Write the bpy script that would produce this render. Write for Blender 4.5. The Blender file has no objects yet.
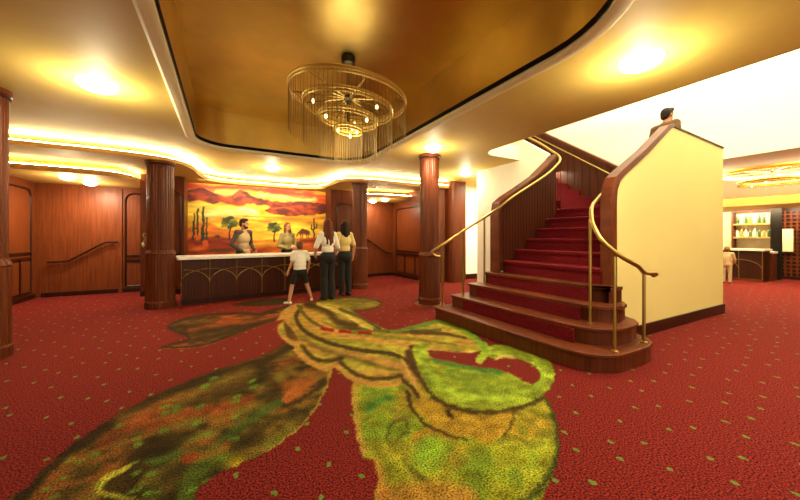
import bpy, bmesh, math, random
import numpy as np
from mathutils import Vector, Matrix
random.seed(7)
S = bpy.context.scene
COL = S.collection
PI = math.pi
CA, SA = 0.8775, 0.4796            # room axes against the camera: u = along the counter, w = into the room
EYE, F, HZ = 1.35, 320.0, 237.0

# ------------------------------------------------------------------ helpers
def lin(c):
    c = np.asarray(c, float) / 255.0
    return np.where(c <= 0.04045, c / 12.92, ((c + 0.055) / 1.055) ** 2.4)

class MB:
    """collects shapes; build() links them as ONE mesh object"""
    def __init__(s): s.v = []; s.f = []; s.m = []
    def add(s, vs, fs, mi=0):
        n = len(s.v); s.v += [tuple(p) for p in vs]; s.f += [tuple(i + n for i in f) for f in fs]; s.m += [mi] * len(fs)
    def box(s, x0, x1, y0, y1, z0, z1, mi=0):
        vs = [(x, y, z) for z in (z0, z1) for y in (y0, y1) for x in (x0, x1)]
        s.add(vs, [(0, 2, 3, 1), (4, 5, 7, 6), (0, 1, 5, 4), (2, 6, 7, 3), (0, 4, 6, 2), (1, 3, 7, 5)], mi)
    def obox(s, c, half, rz, mi=0):
        co, si = math.cos(rz), math.sin(rz); vs = []
        for z in (-1, 1):
            for y in (-1, 1):
                for x in (-1, 1):
                    a, b = x * half[0], y * half[1]
                    vs.append((c[0] + a * co - b * si, c[1] + a * si + b * co, c[2] + z * half[2]))
        s.add(vs, [(0, 2, 3, 1), (4, 5, 7, 6), (0, 1, 5, 4), (2, 6, 7, 3), (0, 4, 6, 2), (1, 3, 7, 5)], mi)
    def prism(s, poly, z0, z1, mi=0):
        n = len(poly)
        a = sum(poly[i][0] * poly[(i + 1) % n][1] - poly[(i + 1) % n][0] * poly[i][1] for i in range(n))
        if a < 0: poly = poly[::-1]
        vs = [(p[0], p[1], z0) for p in poly] + [(p[0], p[1], z1) for p in poly]
        fs = [tuple(range(n))[::-1], tuple(range(n, 2 * n))] + [(i, (i + 1) % n, n + (i + 1) % n, n + i) for i in range(n)]
        s.add(vs, fs, mi)
    def slab(s, prof, axis, a0, a1, mi=0):
        """profile in (horizontal, z) extruded along the other horizontal axis"""
        n = len(prof)
        if axis == 'w': vs = [(p[0], a0, p[1]) for p in prof] + [(p[0], a1, p[1]) for p in prof]
        else: vs = [(a0, p[0], p[1]) for p in prof] + [(a1, p[0], p[1]) for p in prof]
        fs = [tuple(range(n)), tuple(range(n, 2 * n))[::-1]] + [(i, n + i, n + (i + 1) % n, (i + 1) % n) for i in range(n)]
        s.add(vs, fs, mi)
    def lathe(s, prof, c, seg=24, flute=0.0, mi=0, axis=None):
        vs = []; fs = []; k = len(prof)
        for i in range(seg):
            a = 2 * PI * i / seg
            d = -flute if i % 2 else 0
            for r, z in prof:
                rr = max(r + (d if r > 0.02 else 0), 0.0005)
                vs.append((rr * math.cos(a), rr * math.sin(a), z))
        for i in range(seg):
            j = (i + 1) % seg
            for q in range(k - 1): fs.append((i * k + q, j * k + q, j * k + q + 1, i * k + q + 1))
        fs.append(tuple(i * k for i in range(seg))[::-1]); fs.append(tuple(i * k + k - 1 for i in range(seg)))
        if axis is not None:
            q = Vector((0, 0, 1)).rotation_difference(Vector(axis).normalized())
            vs = [q @ Vector(p) for p in vs]
        s.add([(p[0] + c[0], p[1] + c[1], p[2] + c[2]) for p in vs], fs, mi)
    def tube(s, path, r, seg=8, closed=False, mi=0, rad=None):
        P = [Vector(p) for p in path]; n = len(P)
        vs = []; fs = []; up = None
        for i in range(n):
            if closed: t = P[(i + 1) % n] - P[i - 1]
            else: t = P[min(i + 1, n - 1)] - P[max(i - 1, 0)]
            t.normalize()
            if up is None:
                up = Vector((0, 0, 1)) if abs(t.z) < 0.9 else Vector((1, 0, 0))
            up = (up - t * up.dot(t)); up.normalize(); b = t.cross(up)
            rr = rad[i] if rad else r
            for k in range(seg):
                a = 2 * PI * (k + 0.5) / seg
                vs.append(P[i] + up * (rr * math.cos(a)) + b * (rr * math.sin(a)))
        for i in range(n if closed else n - 1):
            j = (i + 1) % n
            for k in range(seg): fs.append((i * seg + k, i * seg + (k + 1) % seg, j * seg + (k + 1) % seg, j * seg + k))
        if not closed:
            fs.append(tuple(range(seg))[::-1]); fs.append(tuple((n - 1) * seg + k for k in range(seg)))
        s.add(vs, fs, mi)
    def ell(s, c, r, seg=16, rings=10, rot=None, mi=0):
        vs = []; fs = []
        for j in range(rings + 1):
            t = PI * j / rings
            for i in range(seg):
                a = 2 * PI * i / seg
                v = Vector((r[0] * math.sin(t) * math.cos(a), r[1] * math.sin(t) * math.sin(a), r[2] * math.cos(t)))
                if rot: v = rot @ v
                vs.append((v.x + c[0], v.y + c[1], v.z + c[2]))
        for j in range(rings):
            for i in range(seg):
                a, b = j * seg + i, j * seg + (i + 1) % seg
                if j == 0: fs.append((a, b + seg, a + seg)[::-1])
                elif j == rings - 1: fs.append((a, b, a + seg)[::-1])
                else: fs.append((a, b, b + seg, a + seg)[::-1])
        s.add(vs, fs, mi)
    def cap(s, p0, r0, p1, r1, seg=12):
        p0 = Vector(p0); p1 = Vector(p1); d = (p1 - p0)
        L = d.length; d = d / L if L > 1e-6 else Vector((0, 0, 1))
        path = []; rad = []
        for q in (-0.98, -0.8, -0.5, -0.2): path.append(p0 + d * (q * r0)); rad.append(r0 * math.sqrt(1 - q * q))
        for q in (0.2, 0.5, 0.8, 0.98): path.append(p1 + d * (q * r1)); rad.append(r1 * math.sqrt(1 - q * q))
        s.tube(path, 0, seg, rad=rad)
    def mesh(s, name):
        me = bpy.data.meshes.new(name); me.from_pydata(s.v, [], s.f); return me
    def build(s, name, mats, parent=None, smooth=False, bevel=0):
        me = s.mesh(name)
        if not isinstance(mats, (list, tuple)): mats = [mats]
        for m in mats: me.materials.append(m)
        me.polygons.foreach_set('material_index', s.m)
        bm = bmesh.new(); bm.from_mesh(me); bmesh.ops.recalc_face_normals(bm, faces=bm.faces); bm.to_mesh(me); bm.free()
        o = bpy.data.objects.new(name, me); COL.objects.link(o)
        if parent: o.parent = parent
        if smooth:
            me.polygons.foreach_set('use_smooth', [True] * len(me.polygons))
            me.set_sharp_from_angle(angle=R(38))
        if bevel:
            b = o.modifiers.new('bevel', 'BEVEL'); b.width = bevel; b.segments = 2; b.limit_method = 'ANGLE'
        me.update()
        return o

def R(d): return d * PI / 180
def tag(o, label=None, cat=None, group=None, kind=None):
    if label: o['label'] = label
    if cat: o['category'] = cat
    if group: o['group'] = group
    if kind: o['kind'] = kind
    return o
def empty(name, loc=(0, 0, 0), rz=0, label=None, cat=None, group=None):
    o = bpy.data.objects.new(name, None); COL.objects.link(o); o.location = loc; o.rotation_euler = (0, 0, rz)
    o.empty_display_size = 0.1
    return tag(o, label, cat, group)
def copy_tree(o, parent=None):
    c = o.copy(); COL.objects.link(c)
    if parent: c.parent = parent
    for ch in list(o.children): copy_tree(ch, c)
    return c
def struct(o): o['kind'] = 'structure'; return o
def smooth_path(pts, n=8, closed=False):
    P = [Vector(p) for p in pts]; out = []; m = len(P)
    for i in range(m if closed else m - 1):
        if closed: a, b, c, d = P[i - 1], P[i], P[(i + 1) % m], P[(i + 2) % m]
        else: a, b, c, d = P[max(i - 1, 0)], P[i], P[i + 1], P[min(i + 2, m - 1)]
        for k in range(n):
            t = k / n
            out.append(0.5 * ((2 * b) + (c - a) * t + (2 * a - 5 * b + 4 * c - d) * t * t + (3 * b - a - 3 * c + d) * t ** 3))
    if not closed: out.append(P[-1])
    return out
def rrect(x0, x1, y0, y1, r, n=8, rs=None):
    rs = rs or (r, r, r, r); pts = []
    for (cx, cy, a0), q in zip(((x1, y1, 0), (x0, y1, 90), (x0, y0, 180), (x1, y0, 270)), rs):
        ox = cx - q if cx == x1 else cx + q; oy = cy - q if cy == y1 else cy + q
        for k in range(n + 1):
            a = R(a0 + 90 * k / n); pts.append((ox + q * math.cos(a), oy + q * math.sin(a)))
    return pts
def flat_poly(name, loops, z0, z1, mat):
    """a slab from outline loops, inner loops are holes"""
    cu = bpy.data.curves.new(name + '_outline', 'CURVE'); cu.dimensions = '2D'; cu.fill_mode = 'BOTH'
    for lp in loops:
        sp = cu.splines.new('POLY'); sp.points.add(len(lp) - 1); sp.use_cyclic_u = True
        for p, q in zip(sp.points, lp): p.co = (q[0], q[1], 0, 1)
    cu.extrude = (z1 - z0) / 2
    t = bpy.data.objects.new('outline', cu); COL.objects.link(t)
    dg = bpy.context.evaluated_depsgraph_get(); dg.update()
    me = bpy.data.meshes.new_from_object(t.evaluated_get(dg), depsgraph=dg)
    bpy.data.objects.remove(t); bpy.data.curves.remove(cu)
    me.name = name; me.transform(Matrix.Translation((0, 0, (z0 + z1) / 2)))
    me.materials.clear(); me.materials.append(mat)
    o = bpy.data.objects.new(name, me); COL.objects.link(o); return o

# ------------------------------------------------------------------ materials
def mat(name, col, rough=0.6, metal=0.0, emit=None, es=0, spec=0.5, trans=0, bump=None, vary=None, alpha=1):
    m = bpy.data.materials.new(name); m.use_nodes = True; nt = m.node_tree; b = nt.nodes['Principled BSDF']
    col = tuple(col) + (1,)
    b.inputs['Base Color'].default_value = col; b.inputs['Roughness'].default_value = rough
    b.inputs['Metallic'].default_value = metal; b.inputs['Specular IOR Level'].default_value = spec
    if trans: b.inputs['Transmission Weight'].default_value = trans
    if emit: b.inputs['Emission Color'].default_value = tuple(emit) + (1,); b.inputs['Emission Strength'].default_value = es
    tc = nt.nodes.new('ShaderNodeTexCoord')
    sc, amt = vary or (6, 0.06)
    n = nt.nodes.new('ShaderNodeTexNoise'); n.inputs['Scale'].default_value = sc; n.inputs['Detail'].default_value = 4
    nt.links.new(tc.outputs['Object'], n.inputs['Vector'])
    mx = nt.nodes.new('ShaderNodeMix'); mx.data_type = 'RGBA'; mx.blend_type = 'MIX'
    mx.inputs['A'].default_value = tuple(c * (1 - amt) for c in col[:3]) + (1,)
    mx.inputs['B'].default_value = tuple(min(1, c * (1 + amt)) for c in col[:3]) + (1,)
    nt.links.new(n.outputs['Fac'], mx.inputs['Factor']); nt.links.new(mx.outputs['Result'], b.inputs['Base Color'])
    if bump:
        bn = nt.nodes.new('ShaderNodeTexNoise'); bn.inputs['Scale'].default_value = bump[0]; bn.inputs['Detail'].default_value = 3
        nt.links.new(tc.outputs['Object'], bn.inputs['Vector'])
        bp = nt.nodes.new('ShaderNodeBump'); bp.inputs['Strength'].default_value = bump[1]; bp.inputs['Distance'].default_value = 0.02
        nt.links.new(bn.outputs['Fac'], bp.inputs['Height']); nt.links.new(bp.outputs['Normal'], b.inputs['Normal'])
    return m

def wood(name, c0, c1, rough=0.38, grain=(14, 14, 0.7)):
    m = bpy.data.materials.new(name); m.use_nodes = True; nt = m.node_tree; b = nt.nodes['Principled BSDF']
    tc = nt.nodes.new('ShaderNodeTexCoord'); mp = nt.nodes.new('ShaderNodeMapping'); mp.inputs['Scale'].default_value = grain
    n = nt.nodes.new('ShaderNodeTexNoise'); n.inputs['Scale'].default_value = 2.2; n.inputs['Detail'].default_value = 6; n.inputs['Roughness'].default_value = 0.6
    r = nt.nodes.new('ShaderNodeValToRGB'); r.color_ramp.elements[0].color = tuple(c0) + (1,); r.color_ramp.elements[1].color = tuple(c1) + (1,)
    r.color_ramp.elements[0].position = 0.3; r.color_ramp.elements[1].position = 0.72
    L = nt.links.new
    L(tc.outputs['Object'], mp.inputs['Vector']); L(mp.outputs['Vector'], n.inputs['Vector']); L(n.outputs['Fac'], r.inputs['Fac']); L(r.outputs['Color'], b.inputs['Base Color'])
    b.inputs['Roughness'].default_value = rough; b.inputs['Specular IOR Level'].default_value = 0.22
    return m

def attr_mat(name, attr, rough=0.7, speck=0.0, scale=300):
    m = bpy.data.materials.new(name); m.use_nodes = True; nt = m.node_tree; b = nt.nodes['Principled BSDF']
    a = nt.nodes.new('ShaderNodeAttribute'); a.attribute_name = attr
    tc = nt.nodes.new('ShaderNodeTexCoord')
    n = nt.nodes.new('ShaderNodeTexNoise'); n.inputs['Scale'].default_value = scale; n.inputs['Detail'].default_value = 2
    mr = nt.nodes.new('ShaderNodeMapRange'); mr.inputs['From Min'].default_value = 0.3; mr.inputs['From Max'].default_value = 0.7
    mr.inputs['To Min'].default_value = 1 - speck; mr.inputs['To Max'].default_value = 1 + speck
    mx = nt.nodes.new('ShaderNodeVectorMath'); mx.operation = 'SCALE'
    L = nt.links.new
    L(tc.outputs['Object'], n.inputs['Vector']); L(n.outputs['Fac'], mr.inputs['Value'])
    L(a.outputs['Color'], mx.inputs[0]); L(mr.outputs['Result'], mx.inputs['Scale']); L(mx.outputs['Vector'], b.inputs['Base Color'])
    b.inputs['Roughness'].default_value = rough
    return m

def carpet_mat():
    m = bpy.data.materials.new('floral_carpet'); m.use_nodes = True; nt = m.node_tree; b = nt.nodes['Principled BSDF']; L = nt.links.new; N = nt.nodes.new
    tc = N('ShaderNodeTexCoord')
    n = N('ShaderNodeTexNoise'); n.inputs['Scale'].default_value = 92; n.inputs['Detail'].default_value = 3; L(tc.outputs['Object'], n.inputs['Vector'])
    r = N('ShaderNodeValToRGB'); e = r.color_ramp.elements
    e[0].position = 0.36; e[0].color = (0.016, 0.003, 0.003, 1); e[1].position = 0.62; e[1].color = (0.235, 0.022, 0.015, 1)
    k = e.new(0.5); k.color = (0.13, 0.009, 0.008, 1)
    L(n.outputs['Fac'], r.inputs['Fac'])
    # scattered little green sprigs
    mp = N('ShaderNodeMapping'); mp.inputs['Rotation'].default_value = (0, 0, R(38)); mp.inputs['Scale'].default_value = (4.4, 3.2, 1); L(tc.outputs['Object'], mp.inputs['Vector'])
    v = N('ShaderNodeTexVoronoi'); v.voronoi_dimensions = '2D'; v.inputs['Scale'].default_value = 1.0; v.inputs['Randomness'].default_value = 0.45; L(mp.outputs['Vector'], v.inputs['Vector'])
    ns = N('ShaderNodeTexNoise'); ns.inputs['Scale'].default_value = 45; L(tc.outputs['Object'], ns.inputs['Vector'])
    ad = N('ShaderNodeMath'); ad.operation = 'MULTIPLY_ADD'; ad.inputs[1].default_value = 0.16; L(ns.outputs['Fac'], ad.inputs[0]); L(v.outputs['Distance'], ad.inputs[2])
    lt = N('ShaderNodeMath'); lt.operation = 'LESS_THAN'; lt.inputs[1].default_value = 0.142; L(ad.outputs['Value'], lt.inputs[0])
    gr = N('ShaderNodeValToRGB'); gr.color_ramp.elements[0].color = (0.035, 0.08, 0.012, 1); gr.color_ramp.elements[1].color = (0.16, 0.28, 0.05, 1); L(n.outputs['Fac'], gr.inputs['Fac'])
    m1 = N('ShaderNodeMix'); m1.data_type = 'RGBA'; L(lt.outputs['Value'], m1.inputs['Factor']); L(r.outputs['Color'], m1.inputs['A']); L(gr.outputs['Color'], m1.inputs['B'])
    # the woven figure: colours per tuft, with yarn speckle
    a = N('ShaderNodeAttribute'); a.attribute_name = 'figure'
    mr = N('ShaderNodeMapRange'); mr.inputs['From Min'].default_value = 0.32; mr.inputs['From Max'].default_value = 0.68; mr.inputs['To Min'].default_value = 0.12; mr.inputs['To Max'].default_value = 1.85; L(n.outputs['Fac'], mr.inputs['Value'])
    sc = N('ShaderNodeVectorMath'); sc.operation = 'SCALE'; L(a.outputs['Color'], sc.inputs[0]); L(mr.outputs['Result'], sc.inputs['Scale'])
    m2 = N('ShaderNodeMix'); m2.data_type = 'RGBA'; L(a.outputs['Alpha'], m2.inputs['Factor']); L(m1.outputs['Result'], m2.inputs['A']); L(sc.outputs['Vector'], m2.inputs['B'])
    L(m2.outputs['Result'], b.inputs['Base Color']); b.inputs['Roughness'].default_value = 0.95; b.inputs['Specular IOR Level'].default_value = 0.1
    bp = N('ShaderNodeBump'); bp.inputs['Strength'].default_value = 0.35; bp.inputs['Distance'].default_value = 0.008; L(n.outputs['Fac'], bp.inputs['Height']); L(bp.outputs['Normal'], b.inputs['Normal'])
    return m

M = dict(
    ceil=mat('tan_ceiling_paint', (0.66, 0.475, 0.12), 0.6, spec=0.15),
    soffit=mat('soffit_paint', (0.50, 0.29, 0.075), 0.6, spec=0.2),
    cream=mat('cream_plaster', (0.76, 0.64, 0.26), 0.7, vary=(1.5, 0.05)),
    white=mat('white_plaster', (0.90, 0.87, 0.74), 0.8),
    rim=mat('pale_trim_paint', (0.93, 0.86, 0.56), 0.6, spec=0.2),
    gold=mat('gold_leaf', (0.68, 0.49, 0.15), 0.38, 1.0, vary=(2.2, 0.25), bump=(9, 0.12)),
    black=mat('black_reveal', (0.010, 0.007, 0.005), 0.7, spec=0.1),
    wood=wood('mahogany', (0.066, 0.014, 0.005), (0.140, 0.034, 0.010)),
    wall=wood('mahogany_panel', (0.10, 0.020, 0.005), (0.20, 0.046, 0.010), 0.42),
    wood2=wood('deep_mahogany', (0.042, 0.009, 0.004), (0.085, 0.019, 0.006)),
    led2=mat('niche_light_tape', (0.9, 0.8, 0.6), 0.5, emit=(1.0, 0.84, 0.44), es=70),
    dark=wood('dark_mahogany', (0.018, 0.004, 0.002), (0.040, 0.009, 0.004)),
    tread=wood('oak_tread', (0.080, 0.017, 0.005), (0.15, 0.034, 0.010), 0.4, (3, 1, 3)),
    brass=mat('brass', (0.40, 0.27, 0.075), 0.38, 1.0),
    bronze=mat('dark_bronze', (0.05, 0.04, 0.02), 0.4, 0.8),
    marble=mat('white_counter_stone', (0.90, 0.86, 0.78), 0.25, vary=(9, 0.08)),
    runner=mat('red_stair_carpet', (0.15, 0.008, 0.012), 0.95, spec=0.1, vary=(48, 1.0), bump=(60, 0.9)),
    opal=mat('opal_lamp_glass', (0.9, 0.85, 0.7), 0.4, emit=(1.0, 0.88, 0.60), es=14),
    led=mat('cove_light_tape', (0.9, 0.8, 0.6), 0.5, emit=(1.0, 0.86, 0.50), es=170),
    bulb=mat('warm_bulb', (0.9, 0.8, 0.5), 0.4, emit=(1.0, 0.78, 0.36), es=4),
    ringgold=mat('ring_gold', (0.74, 0.52, 0.11), 0.4, 0.6),
    strand=mat('smoked_gold_strand', (0.30, 0.19, 0.06), 0.45, 0.6),
    skin=mat('skin', (0.52, 0.25, 0.13), 0.55),
    skin2=mat('tan_skin', (0.42, 0.19, 0.09), 0.55),
    hair_d=mat('dark_hair', (0.02, 0.011, 0.007), 0.6, spec=0.15, vary=(40, 0.4)),
    hair_r=mat('auburn_hair', (0.13, 0.035, 0.015), 0.6, spec=0.15, vary=(40, 0.4)),
    hair_b=mat('brown_hair', (0.16, 0.07, 0.025), 0.6, spec=0.15, vary=(40, 0.4)),
    c_white=mat('white_cotton', (0.82, 0.78, 0.66), 0.9),
    c_black=mat('black_cloth', (0.010, 0.008, 0.006), 0.9),
    c_grey=mat('charcoal_sleeve_cloth', (0.05, 0.04, 0.034), 0.9),
    c_beige=mat('beige_cloth', (0.42, 0.30, 0.17), 0.9),
    c_olive=mat('olive_knit', (0.30, 0.25, 0.11), 0.9),
    c_yellow=mat('pale_yellow_cloth', (0.70, 0.55, 0.20), 0.9),
    c_brown=mat('brown_cloth', (0.12, 0.06, 0.026), 0.9),
    shoe=mat('dark_shoe', (0.01, 0.008, 0.007), 0.5),
    glass=mat('bottle_glass', (0.05, 0.09, 0.03), 0.12),
    amber=mat('amber_bottle_glass', (0.45, 0.19, 0.03), 0.12),
    pale=mat('pale_bottle_glass', (0.75, 0.66, 0.42), 0.12),
    tile=mat('pearl_tile', (0.86, 0.74, 0.45), 0.3, vary=(8, 0.25)),
)
M['carpet'] = carpet_mat()
M['mural'] = attr_mat('desert_painting', 'paint', 0.6, 0.06, 60)
# ------------------------------------------------------------------ painted surfaces (figure in the carpet, desert painting)
rng = np.random.default_rng(5)
def vnoise(x, y, s, seed=0):
    g = np.random.default_rng(seed).random((128, 128)); x = x / s; y = y / s
    xi = np.floor(x).astype(int); yi = np.floor(y).astype(int); fx = x - xi; fy = y - yi
    fx = fx * fx * (3 - 2 * fx); fy = fy * fy * (3 - 2 * fy)
    a = g[xi % 128, yi % 128]; b = g[(xi + 1) % 128, yi % 128]; c = g[xi % 128, (yi + 1) % 128]; d = g[(xi + 1) % 128, (yi + 1) % 128]
    return (a * (1 - fx) + b * fx) * (1 - fy) + (c * (1 - fx) + d * fx) * fy
def fbm(x, y, s, seed=0): return 0.55 * vnoise(x, y, s, seed) + 0.3 * vnoise(x, y, s / 2.1, seed + 1) + 0.15 * vnoise(x, y, s / 4.3, seed + 2)
def sstep(a, b, x):
    t = np.clip((x - a) / (b - a), 0, 1); return t * t * (3 - 2 * t)
def cr(pts, n=6, closed=True):
    return np.array([(p.x, p.y) for p in smooth_path([(a, b, 0) for a, b in pts], n, closed)])
class Canvas:
    """colours for points whose picture-plan coordinates are x, y"""
    def __init__(s, x, y): s.x = x; s.y = y; s.rgb = np.zeros((len(x), 3)); s.a = np.zeros(len(x))
    def put(s, m, c, alpha=False):
        c = np.asarray(c, float)
        s.rgb = s.rgb * (1 - m[:, None]) + (c if c.ndim == 2 else c[None, :]) * m[:, None]
        if alpha: s.a = np.maximum(s.a, m)
    def sub(s, P, pad):
        return np.nonzero((s.x > P[:, 0].min() - pad) & (s.x < P[:, 0].max() + pad) & (s.y > P[:, 1].min() - pad) & (s.y < P[:, 1].max() + pad))[0]
    def sdf(s, P, closed=True):
        """(indices, distance to the outline (inside negative), position along it)"""
        i = s.sub(P, 30); x = s.x[i]; y = s.y[i]; d = np.full(len(i), 1e9); t = np.zeros(len(i)); ins = np.zeros(len(i), bool); n = len(P)
        for k in range(n if closed else n - 1):
            ax, ay = P[k]; bx, by = P[(k + 1) % n]; dx, dy = bx - ax, by - ay; q = dx * dx + dy * dy + 1e-9
            u = np.clip(((x - ax) * dx + (y - ay) * dy) / q, 0, 1); e = np.hypot(x - ax - u * dx, y - ay - u * dy)
            b = e < d; d = np.where(b, e, d); t = np.where(b, (k + u) / max(1, n - 1), t)
            if closed and abs(dy) > 1e-9:
                c = ((ay > y) != (by > y)) & (x < dx * (y - ay) / dy + ax); ins ^= c
        return i, np.where(ins, -d, d), t
    def poly(s, pts, c, soft=1.2, alpha=False, n=6, edge=None, ew=3, k=1.0):
        P = cr(pts, n) if n else np.array(pts, float); i, d, _ = s.sdf(P)
        m = np.zeros(len(s.x)); m[i] = sstep(soft, -soft, d) * k
        s.put(m, c, alpha)
        if edge is not None:
            m2 = np.zeros(len(s.x)); m2[i] = sstep(-ew - soft, -ew + soft, d) * sstep(soft, -soft, d) * k; s.put(m2, edge)
        return m
    def line(s, pts, c, w, soft=0.8, alpha=False, k=1.0, w2=None, n=6):
        P = cr(pts, n, False); i, d, t = s.sdf(P, False)
        ww = w + ((w if w2 is None else w2) - w) * t
        m = np.zeros(len(s.x)); m[i] = sstep(ww / 2 + soft, ww / 2 - soft, d) * k; s.put(m, c, alpha)

def plan(u, w, z=0.0):
    X = CA * u - SA * w; Y = SA * u + CA * w
    return 400 + F * X / Y, HZ + F * (EYE - z) / Y

def blend(c0, c1, t): return np.asarray(c0, float)[None, :] * (1 - t[:, None]) + np.asarray(c1, float)[None, :] * t[:, None]

def floor_object():
    u0, u1, w0, w1, st = -2.2, 3.6, 0.55, 8.05, 0.0155
    us = np.arange(u0, u1 + st / 2, st); ws = np.arange(w0, w1 + st / 2, st); nu, nw = len(us), len(ws)
    U, W = np.meshgrid(us, ws); U = U.ravel(); W = W.ravel()
    Yc = SA * U + CA * W; ok = Yc > 1.2
    x, y = plan(U, np.where(ok, W, 9)); ok &= (y < 560) & (x > -60)
    idx = np.nonzero(ok)[0]; x = x[idx]; y = y[idx]
    # ragged yarn edges
    j = np.clip((y - 290) / 90, 0.15, 1.6)
    x = x + j * (vnoise(U[idx], W[idx], 0.03, 3) - 0.5) * 2.6; y = y + j * (vnoise(U[idx], W[idx], 0.03, 4) - 0.5) * 1.6
    C = Canvas(x, y); ux, wy = U[idx], W[idx]
    n1 = fbm(ux, wy, 0.55, 11); n2 = fbm(ux, wy, 0.32, 21); n3 = fbm(ux, wy, 0.14, 31); n4 = fbm(ux, wy, 0.4, 41)
    OL = (98, 74, 26); DK = (52, 34, 14); RU = (150, 66, 30); GR = (78, 104, 30); YE = (160, 138, 36); LG = (110, 148, 34)
    # --- leaf at the back left
    ol = blend(DK, (100, 62, 26), sstep(0.3, 0.7, n2)); ol = ol * (1 - sstep(0.55, 0.75, n4)[:, None]) + np.array(RU) * sstep(0.55, 0.75, n4)[:, None]
    C.poly([(167, 327), (178, 320), (205, 314), (238, 312), (258, 313), (272, 309), (292, 305), (306, 308), (296, 316), (276, 321), (252, 328), (228, 338), (206, 346), (180, 349), (160, 348), (172, 343), (188, 338), (176, 333)], ol, 1.0, True, edge=DK, ew=2.5)
    C.line([(190, 330), (220, 324), (252, 321), (284, 315)], (150, 62, 30), 4, 2, k=0.7)
    C.line([(176, 344), (205, 338), (240, 328), (280, 317)], (58, 34, 14), 2, 1)
    C.line([(162, 349), (195, 348), (225, 340), (262, 326), (284, 320)], (140, 70, 34), 1.4, 0.7)
    C.poly([(232, 305), (250, 301), (280, 298), (292, 299), (282, 304), (258, 306)], (52, 34, 14), 1, True)
    # --- big leaf sweeping to the front left
    big = [(8, 512), (30, 484), (48, 465), (75, 442), (100, 425), (130, 407), (165, 390), (200, 376), (235, 364), (262, 356), (281, 346), (294, 338), (312, 350), (332, 368), (329, 384), (319, 404), (303, 425), (286, 440), (264, 454), (242, 464), (216, 476), (196, 492), (186, 520)]
    base = blend((58, 42, 16), (124, 92, 34), sstep(0.3, 0.7, 0.5 * n2 + 0.5 * n3))
    t = sstep(0.50, 0.68, 0.5 * n1 + 0.5 * n3)[:, None] * 0.65; base = base * (1 - t) + np.array((146, 66, 30)) * t
    t = sstep(0.54, 0.70, 0.6 * n4 + 0.4 * n3)[:, None] * 0.55; base = base * (1 - t) + np.array((82, 100, 32)) * t
    C.poly(big, base, 1.2, True)
    C.line([(14, 508), (48, 468), (100, 430), (165, 394), (235, 369), (266, 360), (288, 347)], DK, 13, 3, w2=7)
    C.line([(190, 402), (225, 392), (252, 380), (266, 378), (276, 388), (270, 400)], (58, 38, 15), 9, 5, k=0.8)
    C.line([(120, 420), (160, 408), (205, 390), (250, 372)], (120, 84, 30), 12, 6, k=0.7)
    C.line([(150, 428), (180, 416), (215, 408), (250, 398)], (150, 62, 30), 9, 4, k=0.75)
    C.line([(100, 445), (130, 425), (165, 408)], (150, 58, 28), 12, 6, k=0.6)
    C.poly([(100, 500), (108, 478), (124, 462), (138, 446), (152, 437), (168, 440), (176, 452), (166, 464), (150, 470), (138, 482), (136, 500), (120, 506)], (50, 32, 13), 3, k=0.92)
    C.line([(130, 466), (112, 474), (100, 484), (100, 492), (116, 496), (134, 500)], (176, 158, 52), 4, 1.2)
    C.poly([(180, 447), (210, 440), (228, 442), (226, 452), (204, 460), (184, 462)], (164, 56, 30), 3, k=0.9)
    C.line([(185, 500), (192, 478), (206, 462), (222, 455)], (96, 124, 36), 18, 7, k=0.55)
    C.line([(150, 462), (168, 458), (184, 450), (212, 446), (236, 430), (262, 412), (280, 402)], (66, 92, 34), 8, 4, k=0.7)
    C.poly([(282, 398), (292, 386), (306, 378), (318, 379), (310, 388), (298, 396), (286, 404)], (184, 92, 42), 2, k=0.9)
    C.line([(284, 406), (300, 400), (318, 388), (324, 380)], (62, 40, 16), 4, 2)
    C.line([(330, 370), (328, 384), (318, 404), (302, 425), (285, 440), (262, 454)], (170, 120, 52), 2.2, 1)
    for q in range(46):
        cx, cy = 40 + 240 * rng.random(), 380 + 118 * rng.random()
        C.line([(cx, cy), (cx + 6, cy - 2.5)], (96, 136, 40), 3, 1.4, k=0.8)
    m = np.exp(-(((x - 240) / 13) ** 2 + ((y - 466) / 10) ** 2)); C.put(np.clip(m, 0, 1) * C.a, (196, 158, 36))  # soft yellow spot of light painted into the leaf colour
    # --- small curl behind the folds
    C.poly([(318, 300), (340, 297), (362, 297), (378, 300), (382, 304), (374, 309), (356, 311), (336, 312), (320, 308)], blend((96, 78, 28), (150, 120, 44), n2), 1, True, edge=(70, 46, 18), ew=1.6)
    # --- leaf at the front right
    fr = [(356, 378), (352, 400), (356, 430), (362, 455), (373, 462), (378, 480), (384, 520), (520, 520), (545, 490), (557, 466), (560, 445), (556, 418), (546, 398), (528, 382), (505, 371), (478, 364), (452, 358), (430, 352), (405, 362), (380, 372)]
    b = blend((126, 116, 28), (176, 164, 46), sstep(0.3, 0.7, 0.5 * n2 + 0.5 * n3))
    t = sstep(0.50, 0.66, 0.6 * n4 + 0.4 * n3)[:, None] * 0.6; b = b * (1 - t) + np.array((112, 140, 36)) * t
    t = sstep(0.52, 0.68, 0.6 * n1 + 0.4 * n3)[:, None] * 0.6; b = b * (1 - t) + np.array((178, 112, 38)) * t
    t = sstep(0.60, 0.72, n3)[:, None] * 0.5; b = b * (1 - t) + np.array((78, 84, 24)) * t
    C.poly(fr, b, 1.2, True)
    C.line([(540, 388), (553, 412), (558, 445), (552, 470), (534, 494), (518, 506)], (58, 60, 20), 6, 3)
    C.line([(354, 384), (353, 402), (357, 430), (363, 452)], (192, 138, 64), 9, 3, k=0.85)
    C.line([(374, 466), (380, 484), (388, 510)], (186, 118, 56), 14, 5, k=0.8)
    C.poly([(360, 384), (385, 380), (398, 392), (392, 412), (372, 416), (362, 404)], (100, 138, 38), 6, k=0.5)
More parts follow.
